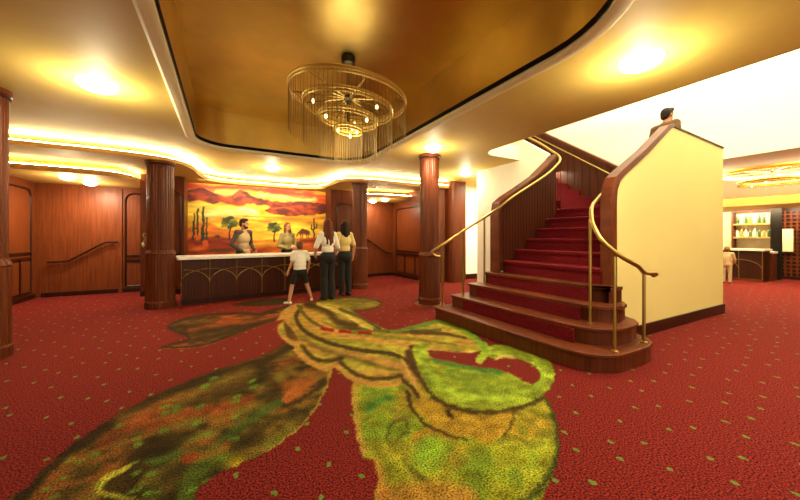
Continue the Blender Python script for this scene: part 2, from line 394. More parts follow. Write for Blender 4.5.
    C.line([(368, 410), (376, 402), (390, 398)], (48, 110, 44), 6, 3, k=0.7)
    C.line([(386, 440), (392, 424), (404, 420), (408, 430), (396, 440)], (70, 58, 22), 3, 2, k=0.7)
    C.poly([(418, 440), (440, 432), (450, 446), (444, 466), (424, 474), (412, 460)], (120, 164, 44), 7, k=0.6)
    C.line([(414, 438), (432, 430), (448, 436)], (188, 108, 40), 7, 4, k=0.7)
    C.line([(404, 460), (414, 474), (430, 482)], (66, 70, 24), 4, 3, k=0.7)
    C.poly([(470, 456), (486, 448), (496, 462), (490, 482), (474, 486), (466, 470)], (96, 118, 34), 7, k=0.5)
    C.poly([(376, 494), (420, 482), (470, 488), (470, 512), (380, 515)], (178, 104, 50), 8, k=0.7)
    C.poly([(428, 392), (440, 372), (458, 364), (486, 366), (512, 376), (532, 392), (540, 408), (520, 396), (490, 402)], blend((110, 130, 34), (156, 148, 44), n3), 2)
    # scalloped petal inside it
    C.poly([(412, 402), (424, 398), (446, 404), (478, 410), (508, 406), (512, 420), (502, 436), (486, 444), (474, 438), (460, 436), (440, 428), (424, 418)], blend((166, 118, 36), (186, 138, 44), n3), 1.5)
    C.line([(408, 392), (412, 408), (426, 424), (446, 434), (466, 440)], (66, 42, 18), 4, 1.6, w2=2)
    C.line([(514, 406), (512, 424), (502, 438)], (92, 70, 24), 2.4, 1.5)
    C.line([(448, 411), (451, 416)], (60, 34, 16), 5, 2)
    # carpet showing through inside the loop
    red = C.poly([(424, 352), (448, 355), (478, 357), (500, 359), (520, 363), (530, 370), (530, 382), (516, 376), (496, 369), (470, 366), (452, 362), (436, 359)], (120, 24, 16), 1.5)
    C.a = C.a * (1 - red)
    C.line([(434, 360), (456, 364), (482, 368), (500, 372)], (70, 110, 46), 6, 2, k=0.9)
    # --- folded sash from the back to the right
    body = [(288, 307), (296, 304), (312, 302), (330, 304), (350, 310), (372, 322), (392, 330), (412, 326), (438, 320), (458, 327), (474, 338), (486, 346), (478, 352), (455, 352), (434, 350), (420, 352), (414, 366), (418, 384), (424, 396), (410, 392), (404, 384), (390, 387), (374, 387), (358, 384), (345, 377), (336, 368), (322, 370), (306, 362), (298, 352), (290, 344), (280, 336), (278, 326), (284, 320), (280, 314)]
    b = blend((150, 126, 44), (182, 160, 54), sstep(0.3, 0.7, n2)); t = sstep(0.5, 0.72, n1)[:, None] * 0.6; b = b * (1 - t) + np.array((180, 116, 50)) * t
    C.poly(body, b, 1.2, True)
    SAL = (192, 128, 66); DL = (70, 46, 20)
    C.line([(296, 306), (286, 316), (290, 330), (306, 346), (334, 352), (366, 358), (402, 368), (414, 378)], SAL, 7, 1.5)
    C.line([(301, 308), (296, 318), (306, 332), (330, 343), (360, 350), (392, 354), (408, 362)], DL, 4, 1.2)
    C.line([(308, 306), (306, 316), (318, 328), (345, 336), (378, 340), (410, 346)], SAL, 4, 1.5)
    C.line([(298, 306), (310, 320), (330, 328), (360, 329), (400, 332), (440, 330)], (92, 76, 28), 3.4, 1.2)
    C.line([(306, 304), (326, 310), (338, 322), (356, 326)], DL, 7, 3)
    C.line([(318, 304), (344, 314), (362, 325), (372, 329)], (206, 170, 90), 3, 1)
    C.line([(340, 309), (362, 318), (380, 329)], (78, 66, 24), 3, 1)
    C.line([(392, 330), (420, 326), (440, 321), (462, 329)], (90, 120, 40), 4, 1.4)
    for p in (((322, 328.5), (333, 330)), ((340, 331), (350, 332)), ((359, 332.5), (370, 333))): C.line([p[0], p[1]], (150, 22, 18), 3, 0.8)
    C.line([(412, 332), (434, 333), (452, 335), (466, 338)], (74, 48, 20), 5, 1.2, w2=2)
    C.line([(410, 347), (432, 350), (456, 353), (474, 352)], (206, 158, 88), 2.4, 0.8)
    C.poly([(410, 345), (420, 346), (418, 350), (410, 349)], (86, 30, 20), 1)
    C.line([(322, 322), (345, 331), (380, 336), (420, 340), (456, 345)], (120, 104, 36), 3, 1.6)
    C.line([(300, 338), (325, 350), (360, 360), (398, 372)], (112, 90, 34), 4, 2, k=0.8); C.line([(318, 356), (345, 366), (375, 372), (404, 372)], (204, 150, 76), 3, 1.2, k=0.8)
    C.line([(312, 312), (322, 324), (350, 335), (384, 343)], (196, 130, 66), 3, 1.2)
    for p in (((322, 328.5), (333, 330)), ((340, 331), (350, 332)), ((359, 332.5), (370, 333))): C.line([p[0], p[1]], (150, 22, 18), 3, 0.8)
    C.line([(281, 318), (276, 328), (282, 338), (296, 343)], SAL, 5, 1.4); C.poly([(284, 322), (294, 332), (298, 340), (288, 338)], (92, 60, 24), 1.5)
    C.line([(296, 350), (308, 361), (324, 368), (338, 365)], SAL, 5, 1.5); C.line([(302, 346), (312, 357), (326, 361), (342, 358)], DL, 4, 1.8)
    C.line([(336, 367), (350, 378), (372, 384), (394, 384), (406, 378)], SAL, 5, 1.5); C.line([(340, 362), (354, 373), (374, 379), (402, 376)], DL, 4, 1.8)
    C.line([(410, 354), (414, 368), (428, 386), (440, 398)], (72, 44, 22), 11, 3, w2=5)
    C.line([(403, 380), (412, 388), (418, 396)], DL, 4, 1.5); C.line([(402, 360), (408, 372), (414, 384)], (196, 142, 74), 3, 1.2)
    # --- bright ribbon that loops round
    loop = [(420, 350), (424, 362), (430, 376), (440, 390), (456, 398), (478, 402), (502, 401), (524, 396), (541, 387), (548, 376), (542, 363), (528, 355), (510, 351), (494, 352)]
    C.line([(p[0], p[1] + 5) for p in loop[2:10]], (72, 50, 20), 15, 2)
    C.line(loop, blend((128, 128, 34), (162, 168, 50), sstep(0.3, 0.7, n3)), 15, 1.6, True)
    C.line([(426, 366), (440, 386), (476, 398), (520, 393), (544, 378), (536, 362)], (160, 180, 58), 6, 3, k=0.5)
    C.line([(484, 346), (486, 352), (480, 359)], (150, 158, 42), 9, 1.5, True); C.line([(476, 362), (490, 364), (502, 356), (514, 358)], (206, 164, 92), 3, 1)
    C.line([(462, 329), (478, 340), (486, 350)], (120, 140, 40), 6, 1.5, True)
    C.rgb = C.rgb * (0.70 + 0.62 * (0.55 * n3 + 0.45 * vnoise(ux, wy, 0.06, 77)))[:, None]
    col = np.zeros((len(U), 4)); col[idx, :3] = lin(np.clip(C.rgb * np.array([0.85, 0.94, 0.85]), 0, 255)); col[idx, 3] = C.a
    # mesh: the grid with the figure, and the plain carpet around it
    vs = np.column_stack([U, W, np.zeros(len(U))]); q = (np.arange(nw - 1)[:, None] * nu + np.arange(nu - 1)[None, :]).ravel()
    fs = np.column_stack([q, q + 1, q + nu + 1, q + nu])
    X0, X1, Y0, Y1 = -6.0, 17.5, -5.0, 11.0; ue, we = us[-1], ws[-1]
    ex = np.array([(X0, Y0, 0), (X1, Y0, 0), (X1, Y1, 0), (X0, Y1, 0), (u0, w0, 0), (ue, w0, 0), (ue, we, 0), (u0, we, 0)], float); b0 = len(vs)
    vs = np.vstack([vs, ex]); ef = np.array([(0, 1, 5, 4), (1, 2, 6, 5), (2, 3, 7, 6), (3, 0, 4, 7)]) + b0
    fs = np.vstack([fs, ef]); col = np.vstack([col, np.zeros((8, 4))])
    me = bpy.data.meshes.new('floor'); me.vertices.add(len(vs)); me.vertices.foreach_set('co', vs.ravel())
    me.loops.add(fs.size); me.loops.foreach_set('vertex_index', fs.ravel().astype(np.int32))
    me.polygons.add(len(fs)); me.polygons.foreach_set('loop_start', np.arange(0, fs.size, 4, dtype=np.int32))
    me.update(calc_edges=True); me.validate()
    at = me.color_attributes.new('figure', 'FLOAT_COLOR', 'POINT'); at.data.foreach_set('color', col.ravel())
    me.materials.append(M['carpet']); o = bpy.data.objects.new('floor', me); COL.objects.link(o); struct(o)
    return o

def mural_object(u0, u1, z0, z1, w, th=0.03):
    st = 0.013; us = np.arange(u0, u1 + st / 2, st); zs = np.arange(z0, z1 + st / 2, st); nu, nz = len(us), len(zs)
    U, Z = np.meshgrid(us, zs); U = U.ravel(); Z = Z.ravel(); x, y = plan(U, w, Z)
    x = (x - 185) * 5.517; y = (y - 180) * 5.517          # sketch coordinates of the painting
    x = x + (vnoise(U, Z, 0.09, 61) - 0.5) * 9; y = y + (vnoise(U, Z, 0.09, 62) - 0.5) * 7
    C = Canvas(x, y); n1 = fbm(U, Z * 2.6, 0.7, 71); n2 = fbm(U, Z * 2, 0.3, 81); n3 = fbm(U, Z, 0.16, 91)
    full = np.ones(len(U))
    C.put(full, blend((206, 70, 16), (250, 178, 40), sstep(0.35, 0.62, n1)))                       # evening sky
    C.line([(130, 60), (220, 72), (300, 66)], (255, 222, 110), 26, 16, k=0.9); C.line([(400, 80), (520, 96), (640, 112), (720, 106)], (255, 226, 120), 22, 14, k=0.95)
    C.line([(20, 30), (160, 40), (330, 44), (520, 66), (780, 92)], (176, 40, 12), 20, 10, k=0.8); C.line([(60, 62), (160, 56)], (214, 92, 20), 14, 8, k=0.7)
    mt = blend((92, 22, 14), (178, 62, 22), sstep(0.35, 0.7, n2))
    plain = blend((226, 150, 24), (252, 214, 66), sstep(0.3, 0.7, n1))
    low = (y > 128).astype(float); C.put(low, plain)
    C.poly([(10, 60), (60, 48), (96, 42), (140, 60), (190, 82), (230, 98), (262, 84), (300, 58), (330, 64), (380, 92), (440, 108), (480, 122), (440, 140), (360, 130), (300, 142), (250, 136), (200, 122), (140, 132), (80, 110), (20, 118)], mt, 4)
    C.poly([(430, 128), (500, 118), (560, 126), (620, 118), (680, 122), (740, 128), (790, 136), (790, 178), (720, 190), (640, 196), (560, 198), (500, 190), (440, 170), (470, 150)], mt, 4)
    C.line([(270, 96), (300, 74), (330, 86)], (206, 92, 34), 10, 6, k=0.7); C.line([(480, 160), (540, 150), (600, 164)], (206, 100, 36), 9, 6, k=0.7); C.line([(60, 70), (110, 62), (150, 84)], (150, 44, 20), 12, 7, k=0.7)
    C.poly([(20, 150), (60, 122), (100, 116), (150, 134), (210, 160), (160, 176), (90, 160), (20, 190)], (248, 208, 74), 8)
    C.line([(110, 190), (200, 180), (300, 176), (380, 190)], (255, 240, 160), 40, 26, k=0.85); C.line([(300, 160), (350, 158), (400, 178)], (255, 244, 190), 16, 10, k=0.9)
    C.line([(330, 200), (480, 206), (640, 216), (780, 214)], (226, 120, 24), 8, 6, k=0.7); C.line([(200, 214), (330, 216), (470, 232)], (214, 100, 22), 8, 6, k=0.6)
    C.poly([(20, 262), (90, 236), (150, 240), (210, 270), (300, 284), (250, 310), (140, 310), (20, 320)], blend((206, 92, 22), (236, 150, 40), n2), 8)
    C.poly([(20, 326), (120, 312), (240, 318), (330, 330), (420, 334), (520, 326), (620, 322), (790, 318), (790, 420), (20, 420)], blend((150, 44, 16), (214, 104, 26), sstep(0.35, 0.65, n1)), 8)
    C.line([(360, 356), (480, 350), (600, 360)], (248, 190, 40), 26, 14, k=0.9); C.line([(340, 310), (430, 302), (520, 306)], (252, 206, 60), 14, 8, k=0.9)
    C.line([(60, 352), (170, 344), (260, 356)], (110, 26, 14), 18, 10, k=0.8); C.line([(140, 390), (220, 384), (300, 392)], (60, 56, 20), 14, 9, k=0.7); C.line([(640, 340), (720, 336), (780, 344)], (120, 40, 18), 18, 9, k=0.8)
    C.rgb = C.rgb * (0.72 + 0.52 * fbm(U, Z * 6, 0.45, 131))[:, None]
    G = (38, 52, 26); GD = (22, 30, 18)
    for px, ya, yb, ww in ((70, 160, 330, 11), (52, 186, 300, 8), (46, 230, 330, 8), (101, 150, 356, 12), (119, 208, 330, 9), (96, 268, 360, 14)): C.line([(px, ya), (px, (ya + yb) / 2), (px, yb)], blend(GD, G, n3) if 0 else G, ww, 2.5)
    C.line([(52, 262), (60, 268), (70, 262)], G, 7, 2); C.line([(101, 290), (110, 296), (119, 286)], G, 7, 2)
    C.poly([(94, 340), (122, 336), (128, 368), (98, 374)], (210, 88, 28), 5); C.poly([(60, 306), (82, 304), (84, 328), (62, 332)], (206, 96, 30), 5)
    for tx, ty, sc in ((246, 236, 1.0), (492, 262, 0.84)):
        C.line([(tx + 4, ty + 90 * sc), (tx + 2, ty + 50 * sc), (tx + 8, ty + 20 * sc)], (58, 26, 14), 9 * sc, 2, w2=5)
        for q in range(24):
            a = q * 2.4; r_ = 42 * sc * math.sqrt(q / 24.0); cx, cy = tx + r_ * math.cos(a), ty + 0.72 * r_ * math.sin(a)
            C.line([(cx - 5, cy), (cx + 5, cy + 1)], ((40, 56, 24), (72, 88, 30), (126, 128, 44), (30, 40, 20))[q % 4], 15 * sc, 4, k=0.9)
    C.line([(712, 210), (712, 250), (712, 318)], G, 8, 2); C.line([(698, 250), (700, 272), (712, 276)], G, 6, 2); C.line([(726, 240), (724, 262), (712, 266)], G, 6, 2)
    HB = (110, 44, 18)                                                                           # a grazing horse
    C.poly([(628, 284), (640, 272), (662, 270), (682, 276), (686, 292), (672, 300), (648, 298), (634, 300)], HB, 3)
    for hx in (636, 646, 672, 682): C.line([(hx, 294), (hx, 322)], HB, 5, 1.5)
    C.line([(632, 284), (624, 292), (618, 308)], HB, 9, 2, w2=6); C.line([(686, 282), (691, 298)], (60, 24, 12), 4, 1.5)
    C.line([(170, 312), (182, 308), (190, 314)], (70, 44, 20), 14, 4)
    col = np.ones((len(U), 4)); col[:, :3] = lin(np.clip(C.rgb, 0, 255))
    vs = np.column_stack([U, np.full(len(U), w), Z]); q = (np.arange(nz - 1)[:, None] * nu + np.arange(nu - 1)[None, :]).ravel()
    fs = np.column_stack([q, q + 1, q + nu + 1, q + nu]).tolist(); vs = vs.tolist(); n = len(vs)
    a, b, c, d = us[0], us[-1], zs[0], zs[-1]
    vs += [(a, w + th, c), (b, w + th, c), (b, w + th, d), (a, w + th, d)]
    i0, i1, i2, i3 = 0, nu - 1, nz * nu - 1, (nz - 1) * nu
    fs += [(n, n + 3, n + 2, n + 1), (i0, i3, n + 3, n), (i1, n + 1, n + 2, i2)]
    fs += [tuple([n, n + 1] + list(range(nu - 1, -1, -1)))[::-1], tuple([n + 3, n + 2] + [i3 + k for k in range(nu - 1, -1, -1)])]
    me = bpy.data.meshes.new('mural'); me.from_pydata(vs, [], fs)
    at = me.color_attributes.new('paint', 'FLOAT_COLOR', 'POINT'); at.data.foreach_set('color', np.vstack([col, np.ones((4, 4))]).ravel())
    me.materials.append(M['mural']); me.update()
    o = bpy.data.objects.new('mural', me); COL.objects.link(o)
    return tag(o, 'long sunset painting of desert hills, cacti and a horse behind the reception counter', 'painting')
# ------------------------------------------------------------------ the setting
ZC = 3.0
floor = floor_object()

def grow(poly, d):
    n = len(poly); out = []
    for i in range(n):
        a, b, c = Vector(poly[i - 1]), Vector(poly[i]), Vector(poly[(i + 1) % n])
        t = (c - a); t.normalize(); out.append((b.x + t.y * d, b.y - t.x * d))
    return out
RECESS = rrect(-0.43, 2.60, 0.88, 6.62, 0.6, 10, (0.62, 0.5, 0.9, 1.0))
# gently bowed far side
RECESS = [(x, y + 0.12 * math.exp(-((x - 1.0) / 0.8) ** 2) if y > 6.5 else y) for x, y in RECESS]
VOID = [(4.42, -3.4), (9.3, -3.4), (9.3, 6.2), (5.72, 6.2), (5.72, 4.82), (5.2, 4.82)]
for k in range(1, 9):
    a = R(90 + 90 * k / 9); VOID.append((4.82 + 0.4 * math.cos(a), 4.42 + 0.4 * math.sin(a)))
outer = [(-6, -5), (10.95, -5), (10.95, 11), (-6, 11)]
struct(flat_poly('ceiling', [outer, grow(RECESS, 0.01), VOID], ZC, ZC + 0.3, M['ceil']))
# recessed gilded ceiling with its side walls, dark reveal and pale rim
b = MB(); n = len(RECESS)
b.add([(p[0], p[1], 3.62) for p in RECESS], [tuple(range(n))]); b.add([(p[0], p[1], z) for z in (3.0, 3.62) for p in RECESS], [(i, (i + 1) % n, n + (i + 1) % n, n + i) for i in range(n)])
struct(b.build('ceiling_recess', M['gold'], smooth=True))
b = MB(); inn = grow(RECESS, -0.012)
b.add([(p[0], p[1], z) for z in (2.985, 3.042) for p in inn], [(i, (i + 1) % n, n + (i + 1) % n, n + i) for i in range(n)])
b.add([(p[0], p[1], 3.042) for p in inn] + [(p[0], p[1], 3.042) for p in RECESS], [(i, (i + 1) % n, n + (i + 1) % n, n + i) for i in range(n)])
struct(b.build('trim_1', M['black']))
b = MB()
prof = [(0.0, 3.0), (0.0, 2.965), (0.03, 2.945), (0.10, 2.945), (0.13, 2.97), (0.13, 3.0)]
rows = [[(p[0], p[1], z) for p in grow(RECESS, d)] for d, z in prof]
b.add([q for r_ in rows for q in r_], [(k * n + i, k * n + (i + 1) % n, (k + 1) * n + (i + 1) % n, (k + 1) * n + i) for k in range(len(prof) - 1) for i in range(n)])
struct(b.build('trim_2', M['rim'], smooth=True))

# lower soffits along the back, their wavy lips and the concealed light tapes
WAVE = [(-6, 7.22), (-2.94, 7.25), (-2.5, 7.27), (-1.9, 7.27), (-1.28, 7.35), (-0.82, 7.62), (-0.6, 8.15), (-0.52, 8.9), (-0.30, 9.5), (0.2, 9.74), (0.8, 9.8), (1.6, 9.82), (2.2, 9.72), (2.5, 9.35), (2.6, 8.75), (2.62, 8.2), (2.85, 7.86), (3.4, 7.68), (4.2, 7.7), (4.9, 7.68), (5.42, 7.6), (5.8, 7.6)]
def lip(pts, n=6): return [(p.x, p.y) for p in smooth_path([(a, c, 0) for a, c in pts], n)]
def soffit(name, edge, back, z0, z1, side_l=None, side_r=None):
    poly = edge + [(edge[-1][0], back), (edge[0][0], back)]
    b = MB(); b.prism(poly, z0, z1); o = struct(b.build(name, M['soffit']))
    return o
def tape(edge, z, inset, parent, w=0.05, m_='led'):
    b = MB(); rows = []
    e = [Vector(p) for p in edge]; L_, R_ = [], []
    for i in range(len(e)):
        t = e[min(i + 1, len(e) - 1)] - e[max(i - 1, 0)]; t.normalize(); nv = Vector((-t.y, t.x))
        L_.append(e[i] + nv * inset); R_.append(e[i] + nv * (inset + w))
    m = len(e)
    vs = [(p.x, p.y, z + dz) for dz in (0, 0.012) for p in L_ + R_]
    fs = []
    for i in range(m - 1):
        a, c = i, i + 1
        fs += [(a, c, m + c, m + a)[::-1], (2 * m + a, 2 * m + c, 3 * m + c, 3 * m + a), (a, c, 2 * m + c, 2 * m + a), (m + a, m + c, 3 * m + c, 3 * m + a)]
    b.add(vs, fs); return b.build('light_tape', M[m_], parent)
w1 = lip(WAVE); s1 = soffit('ceiling_soffit', w1, 10.6, 2.79, 2.87); tape(w1, 2.872, 0.03, s1)
e2 = lip([(-3.72, 8.22), (-3.0, 8.25), (-2.4, 8.27), (-2.0, 8.36), (-1.78, 8.62), (-1.70, 9.0), (-1.69, 9.6), (-1.69, 10.1)]); s2 = soffit('ceiling_soffit', e2, 10.3, 2.56, 2.66); tape(e2, 2.662, 0.03, s2, 0.05, 'led2')
e3 = lip([(3.62, 10.1), (3.64, 9.3), (3.8, 8.98), (4.2, 8.88), (4.8, 8.85), (5.24, 8.8)]); s3 = soffit('ceiling_soffit', e3, 10.3, 2.56, 2.66); tape(e3, 2.662, 0.03, s3, 0.05, 'led2')
# gilded frieze band in the left niche
b = MB(); b.box(-3.7, -1.9, 8.52, 8.60, 2.69, 2.79)
for k in range(36): b.ell((-3.65 + k * 0.049, 8.515, 2.74), (0.02, 0.012, 0.034 - 0.012 * (k % 2)), 8, 6)
struct(b.build('trim_3', M['gold'], smooth=True))

# walls
def wall(name, x0, x1, y0, y1, z0, z1, m): b = MB(); b.box(x0, x1, y0, y1, z0, z1); return struct(b.build(name, m))
def arch(parent, plane, a0, a1, z0, z1, d, top=0.18, m='dark', r=0.022, base=0.0):
    """raised moulding with rounded upper corners on a wall; plane ('w', pos) or ('u', pos)"""
    pts = rrect(a0, a1, z0, z1, 0.02, 6, (top, top, 0.02, 0.02))
    path = [(p[0], plane[1], p[1]) if plane[0] == 'w' else (plane[1], p[0], p[1]) for p in pts]
    b = MB(); b.tube(path, r, 6, True); return b.build('panel_moulding', M[m], parent, smooth=True)
def dado(parent, plane, a0, a1, z, d=-0.02):
    b = MB()
    for zz, h in ((z, 0.022), (z + 0.11, 0.018)):
        if plane[0] == 'w': b.box(a0, a1, plane[1] - 0.035, plane[1] + 0.0, zz - h, zz + h)
        else: b.box(min(plane[1], plane[1] + d * 1.7), max(plane[1], plane[1] + d * 1.7), a0, a1, zz - h, zz + h)
    return b.build('dado_rail', M['dark'], parent)
def base(name, x0, x1, y0, y1, h=0.15): b = MB(); b.box(x0, x1, y0, y1, 0, h); return struct(b.build(name, M['dark'], bevel=0.008))
W_ALC = 10.1
a = wall('wall_alcove_left', -3.7, -1.69, W_ALC, W_ALC + 0.12, 0, 2.79, M['wall'])
arch(a, ('w', W_ALC - 0.004), -2.14, -1.74, 0.14, 2.42, 0.15); dado(a, ('w', W_ALC), -2.12, -1.74, 0.78)
b = MB(); b.box(-2.27, -2.2, W_ALC - 0.03, W_ALC, 0, 2.5); b.build('pilaster_strip', M['wall'], a)
base('baseboard_alcove_left', -3.6, -1.69, W_ALC - 0.025, W_ALC, 0.1)
a = wall('wall_left', -3.82, -3.7, -5, W_ALC + 0.12, 0, 2.79, M['wall'])
arch(a, ('u', -3.696), 8.72, 9.92, 0.16, 2.38, 0.15); dado(a, ('u', -3.70), 8.74, 9.9, 0.9, 0.02)
for q in (9.15, 9.5): 
    b = MB(); b.box(-3.7, -3.68, q - 0.02, q + 0.02, 0.16, 0.9); b.build('panel_moulding', M['dark'], a)
base('baseboard_left', -3.7, -3.675, -4.9, W_ALC - 0.03, 0.1)
# piers beside the painting
a = wall('wall_pier_left', -1.69, -0.86, 9.2, W_ALC + 0.12, 0, 2.79, M['wood'])
arch(a, ('w', 9.196), -1.55, -0.93, 0.95, 2.45, 0.15); base('baseboard_pier_left', -1.69, -0.86, 9.175, 9.2, 0.12)
a = wall('wall_pier_right', 2.80, 3.62, 9.5, W_ALC + 0.12, 0, 2.79, M['wood'])
arch(a, ('w', 9.496), 2.98, 3.52, 0.95, 2.38, 0.15); base('baseboard_pier_right', 2.80, 3.62, 9.475, 9.5, 0.12)
wall('wall_back', -0.86, 2.80, 10.05, 10.2, 0, 2.79, M['wood'])
mural_object(-0.86, 2.795, 0.82, 2.785, 10.018)
# right niche
a = wall('wall_alcove_right', 3.62, 5.36, W_ALC, W_ALC + 0.12, 0, 2.79, M['wall']); base('baseboard_alcove_right', 3.62, 5.24, W_ALC - 0.025, W_ALC, 0.1)
a = wall('wall_right', 5.24, 5.36, 7.62, W_ALC, 0, 2.79, M['wall'])
arch(a, ('u', 5.236), 8.0, 9.85, 0.16, 2.3, 0.15); dado(a, ('u', 5.24), 8.02, 9.83, 0.78)
for q in (8.6, 9.25):
    b = MB(); b.box(5.22, 5.24, q - 0.02, q + 0.02, 0.16, 0.8); b.build('panel_moulding', M['dark'], a)
base('baseboard_right', 5.215, 5.24, 7.62, W_ALC - 0.03, 0.1)
b = MB(); b.prism([(5.36, 7.75), (5.78, 7.75), (5.78, 8.3), (5.36, 8.3)], 0, ZC); struct(b.build('wall_niche', M['wood']))
b = MB(); b.prism(rrect(5.8, 6.42, 7.5, 8.15, 0.12, 6, (0.02, 0.02, 0.2, 0.12)), 0, ZC); struct(b.build('wall_pier_hall', M['wood'], smooth=True))
# white hall behind the stairs and the tall stairwell
wall('wall_hall', 6.4, 17.2, 8.0, 8.15, 0, 6.4, M['white']); base('baseboard_hall', 6.42, 13, 7.97, 8.0, 0.16)
wall('wall_upper_right', 9.3, 9.42, -3.4, 8.0, ZC + 0.301, 6.4, M['white'])
wall('wall_upper_back', 5.6, 6.4, 7.99, 8.14, ZC + 0.301, 6.4, M['white'])
wall('wall_upper_left', 4.2, 4.32, -3.4, 8.0, ZC + 0.301, 6.4, M['white'])
wall('wall_upper_front', 4.2, 9.42, -3.55, -3.41, ZC + 0.301, 6.4, M['white'])
wall('ceiling_upper', 4.1, 9.5, -3.6, 8.2, 6.4, 6.5, M['white'])
# plaster face round the edge of the stairwell opening
b = MB(); pts = VOID; m = len(pts)
ring = grow(pts, -0.012) if sum(pts[i][0] * pts[(i + 1) % m][1] - pts[(i + 1) % m][0] * pts[i][1] for i in range(m)) > 0 else grow(pts, 0.012)
b.add([(p[0], p[1], z) for z in (ZC + 0.004, 3.31) for p in ring], [(i, (i + 1) % m, m + (i + 1) % m, m + i) for i in range(m)])
struct(b.build('trim_4', M['white']))
wall('wall_upper_floor', 4.2, 9.42, 6.2, 7.98, 3.301, 3.36, M['white'])
wall('wall_far', 17.05, 17.2, -5, 8.0, 0, 4.2, M['white'])
wall('wall_front', -6, 17.2, -5.1, -4.98, 0, 4.2, M['wall'])
wall('ceiling_bar', 10.95, 17.2, -5, 8.0, 3.55, 3.65, M['white'])
wall('wall_bar_upstand', 10.95, 11.05, -5, 8.0, ZC + 0.301, 3.55, M['ceil'])
wall('ceiling_bar_edge', 13.7, 17.05, -5, 7.98, 2.28, 2.50, M['soffit'])
wall('trim_5', 13.62, 13.70, -5, 7.98, 2.28, 2.52, M['soffit'])
# ------------------------------------------------------------------ staircase
RISE, RUN, U1 = 0.187, 0.28, 3.08
stair = empty('staircase', (0, 0, 0), 0, 'wide mahogany staircase with red carpet, flared lower steps and brass rails', 'staircase')
WL = {1: 4.45, 2: 4.36, 3: 4.25, 4: 4.16}; WR = {1: 1.74, 2: 1.88, 3: 2.00, 4: 2.12}
def step_outline(k, out=0.0):
    u = U1 + RUN * (k - 1) - out; wl = WL[k] + out; wr = WR[k] - out; back = 4.36
    rad = 0.46 - 0.05 * k
    pts = [(back, wl), (u + 0.05, wl), (u, wl - 0.05), (u, 3.3), (u + 0.01, 2.8), (u + 0.04, wr + rad + 0.02)]
    for q in range(1, 11):
        a = R(180 + 90 * q / 10); pts.append((u + 0.05 + rad + rad * math.cos(a), wr + rad + rad * math.sin(a)))
    pts += [(3.95, wr), (4.14, wr + 0.04), (4.27, wr + 0.14), (4.36, wr + 0.30)]
    return pts
for k in range(1, 11):
    z0, z1 = RISE * (k - 1), RISE * k; u = U1 + RUN * (k - 1)
    b = MB()
    if k <= 4: b.prism(step_outline(k), z0 if k == 1 else z0 - 0.002, z1 - 0.035)
    else: b.box(u, 5.66 if k < 10 else 5.66, 2.34, 3.95, z0 - 0.002, z1 - 0.03)
    st = b.build('step', M['wood'], stair)
    t = MB()
    if k <= 4: t.prism(step_outline(k, 0.022), z1 - 0.035, z1)
    else: t.box(u - 0.02, u + 0.30, 2.34, 3.95, z1 - 0.03, z1)
    t.build('tread', M['tread'], st, bevel=0.008)
    if 2 <= k:
        c = MB(); w_a, w_b = ({2: 2.17, 3: 2.27, 4: 2.36}[k], 4.02) if k <= 4 else (2.345, 3.945)
        o = 0.012
        c.slab([(u - o, z0 + 0.002), (u - o, z1 - 0.036), (u - 0.03, z1 - 0.036)] + [(u - 0.034, z1 + 0.004), (u - 0.02, z1 + 0.012), (u + (RUN if k < 10 else 0.1) - 0.002, z1 + 0.012), (u + (RUN if k < 10 else 0.1) - 0.002, z1 + 0.001), (u + 0.001, z1 + 0.001), (u + 0.001, z0 + 0.002)], 'w', w_a, w_b)
        if k <= 4: c = MB(); c.box(u - o, u + 0.02, w_a, w_b, z0 + 0.002, z1 - 0.036)
        c.build('carpet_runner', M['runner'], st)
# landing and the flight that turns back to the left
ZL = RISE * 10
b = MB(); b.box(5.66, 7.2, 2.34, 3.95, ZL - 0.2, ZL + 0.012); b.build('landing', M['runner'], stair)
for k in range(1, 9):
    b = MB(); z1 = ZL + RISE * k; w0 = 3.95 + RUN * (k - 1)
    b.box(5.72, 7.2, w0, w0 + RUN + 0.02, z1 - 0.25, z1); b.build('step', M['runner'], stair)
# near balustrade wall: plaster outside, mahogany cap and end
def near_top(u): return 2.0
prof = [(4.34, 0.0), (4.34, 1.80), (4.36, 1.95), (4.42, 2.06), (4.52, 2.14), (5.11, 2.49), (5.78, 2.94), (5.90, 3.0), (7.81, 2.93), (7.81, 0.0)]
b = MB(); b.slab(prof, 'w', 2.25, 2.335); nb = b.build('balustrade_wall', M['cream'], stair); nb['label'] = 'cream plaster side'
cap = [(4.20, 0.56), (4.20, 1.80), (4.23, 1.98), (4.31, 2.11), (4.47, 2.215), (5.07, 2.565), (5.75, 3.01), (5.90, 3.05), (5.90, 3.0), (5.78, 2.94), (5.11, 2.49), (4.52, 2.14), (4.42, 2.06), (4.36, 1.95), (4.34, 1.80), (4.34, 0.56)]
b = MB(); b.slab(cap, 'w', 2.225, 2.36); b.build('balustrade_cap', M['tread'], nb, bevel=0.01)
b = MB(); b.slab([(5.90, 3.0), (5.90, 3.025), (7.81, 2.955), (7.81, 2.93)], 'w', 2.235, 2.35); b.build('coping', M['dark'], nb)
b = MB(); b.slab([(4.35, 0.57), (4.35, 1.8), (4.55, 2.1), (5.78, 2.90), (5.9, 2.97), (7.2, 2.92), (7.2, 1.3), (5.6, 1.3)], 'w', 2.336, 2.345); b.build('wainscot', M['wood2'], nb)
b = MB(); b.box(4.37, 7.83, 2.225, 2.25, 0, 0.16); b.build('skirting', M['dark'], nb, bevel=0.006)
b = MB(); b.box(7.72, 7.81, 2.336, 5.0, 0, 2.0); b.build('outer_wall', M['cream'], stair)
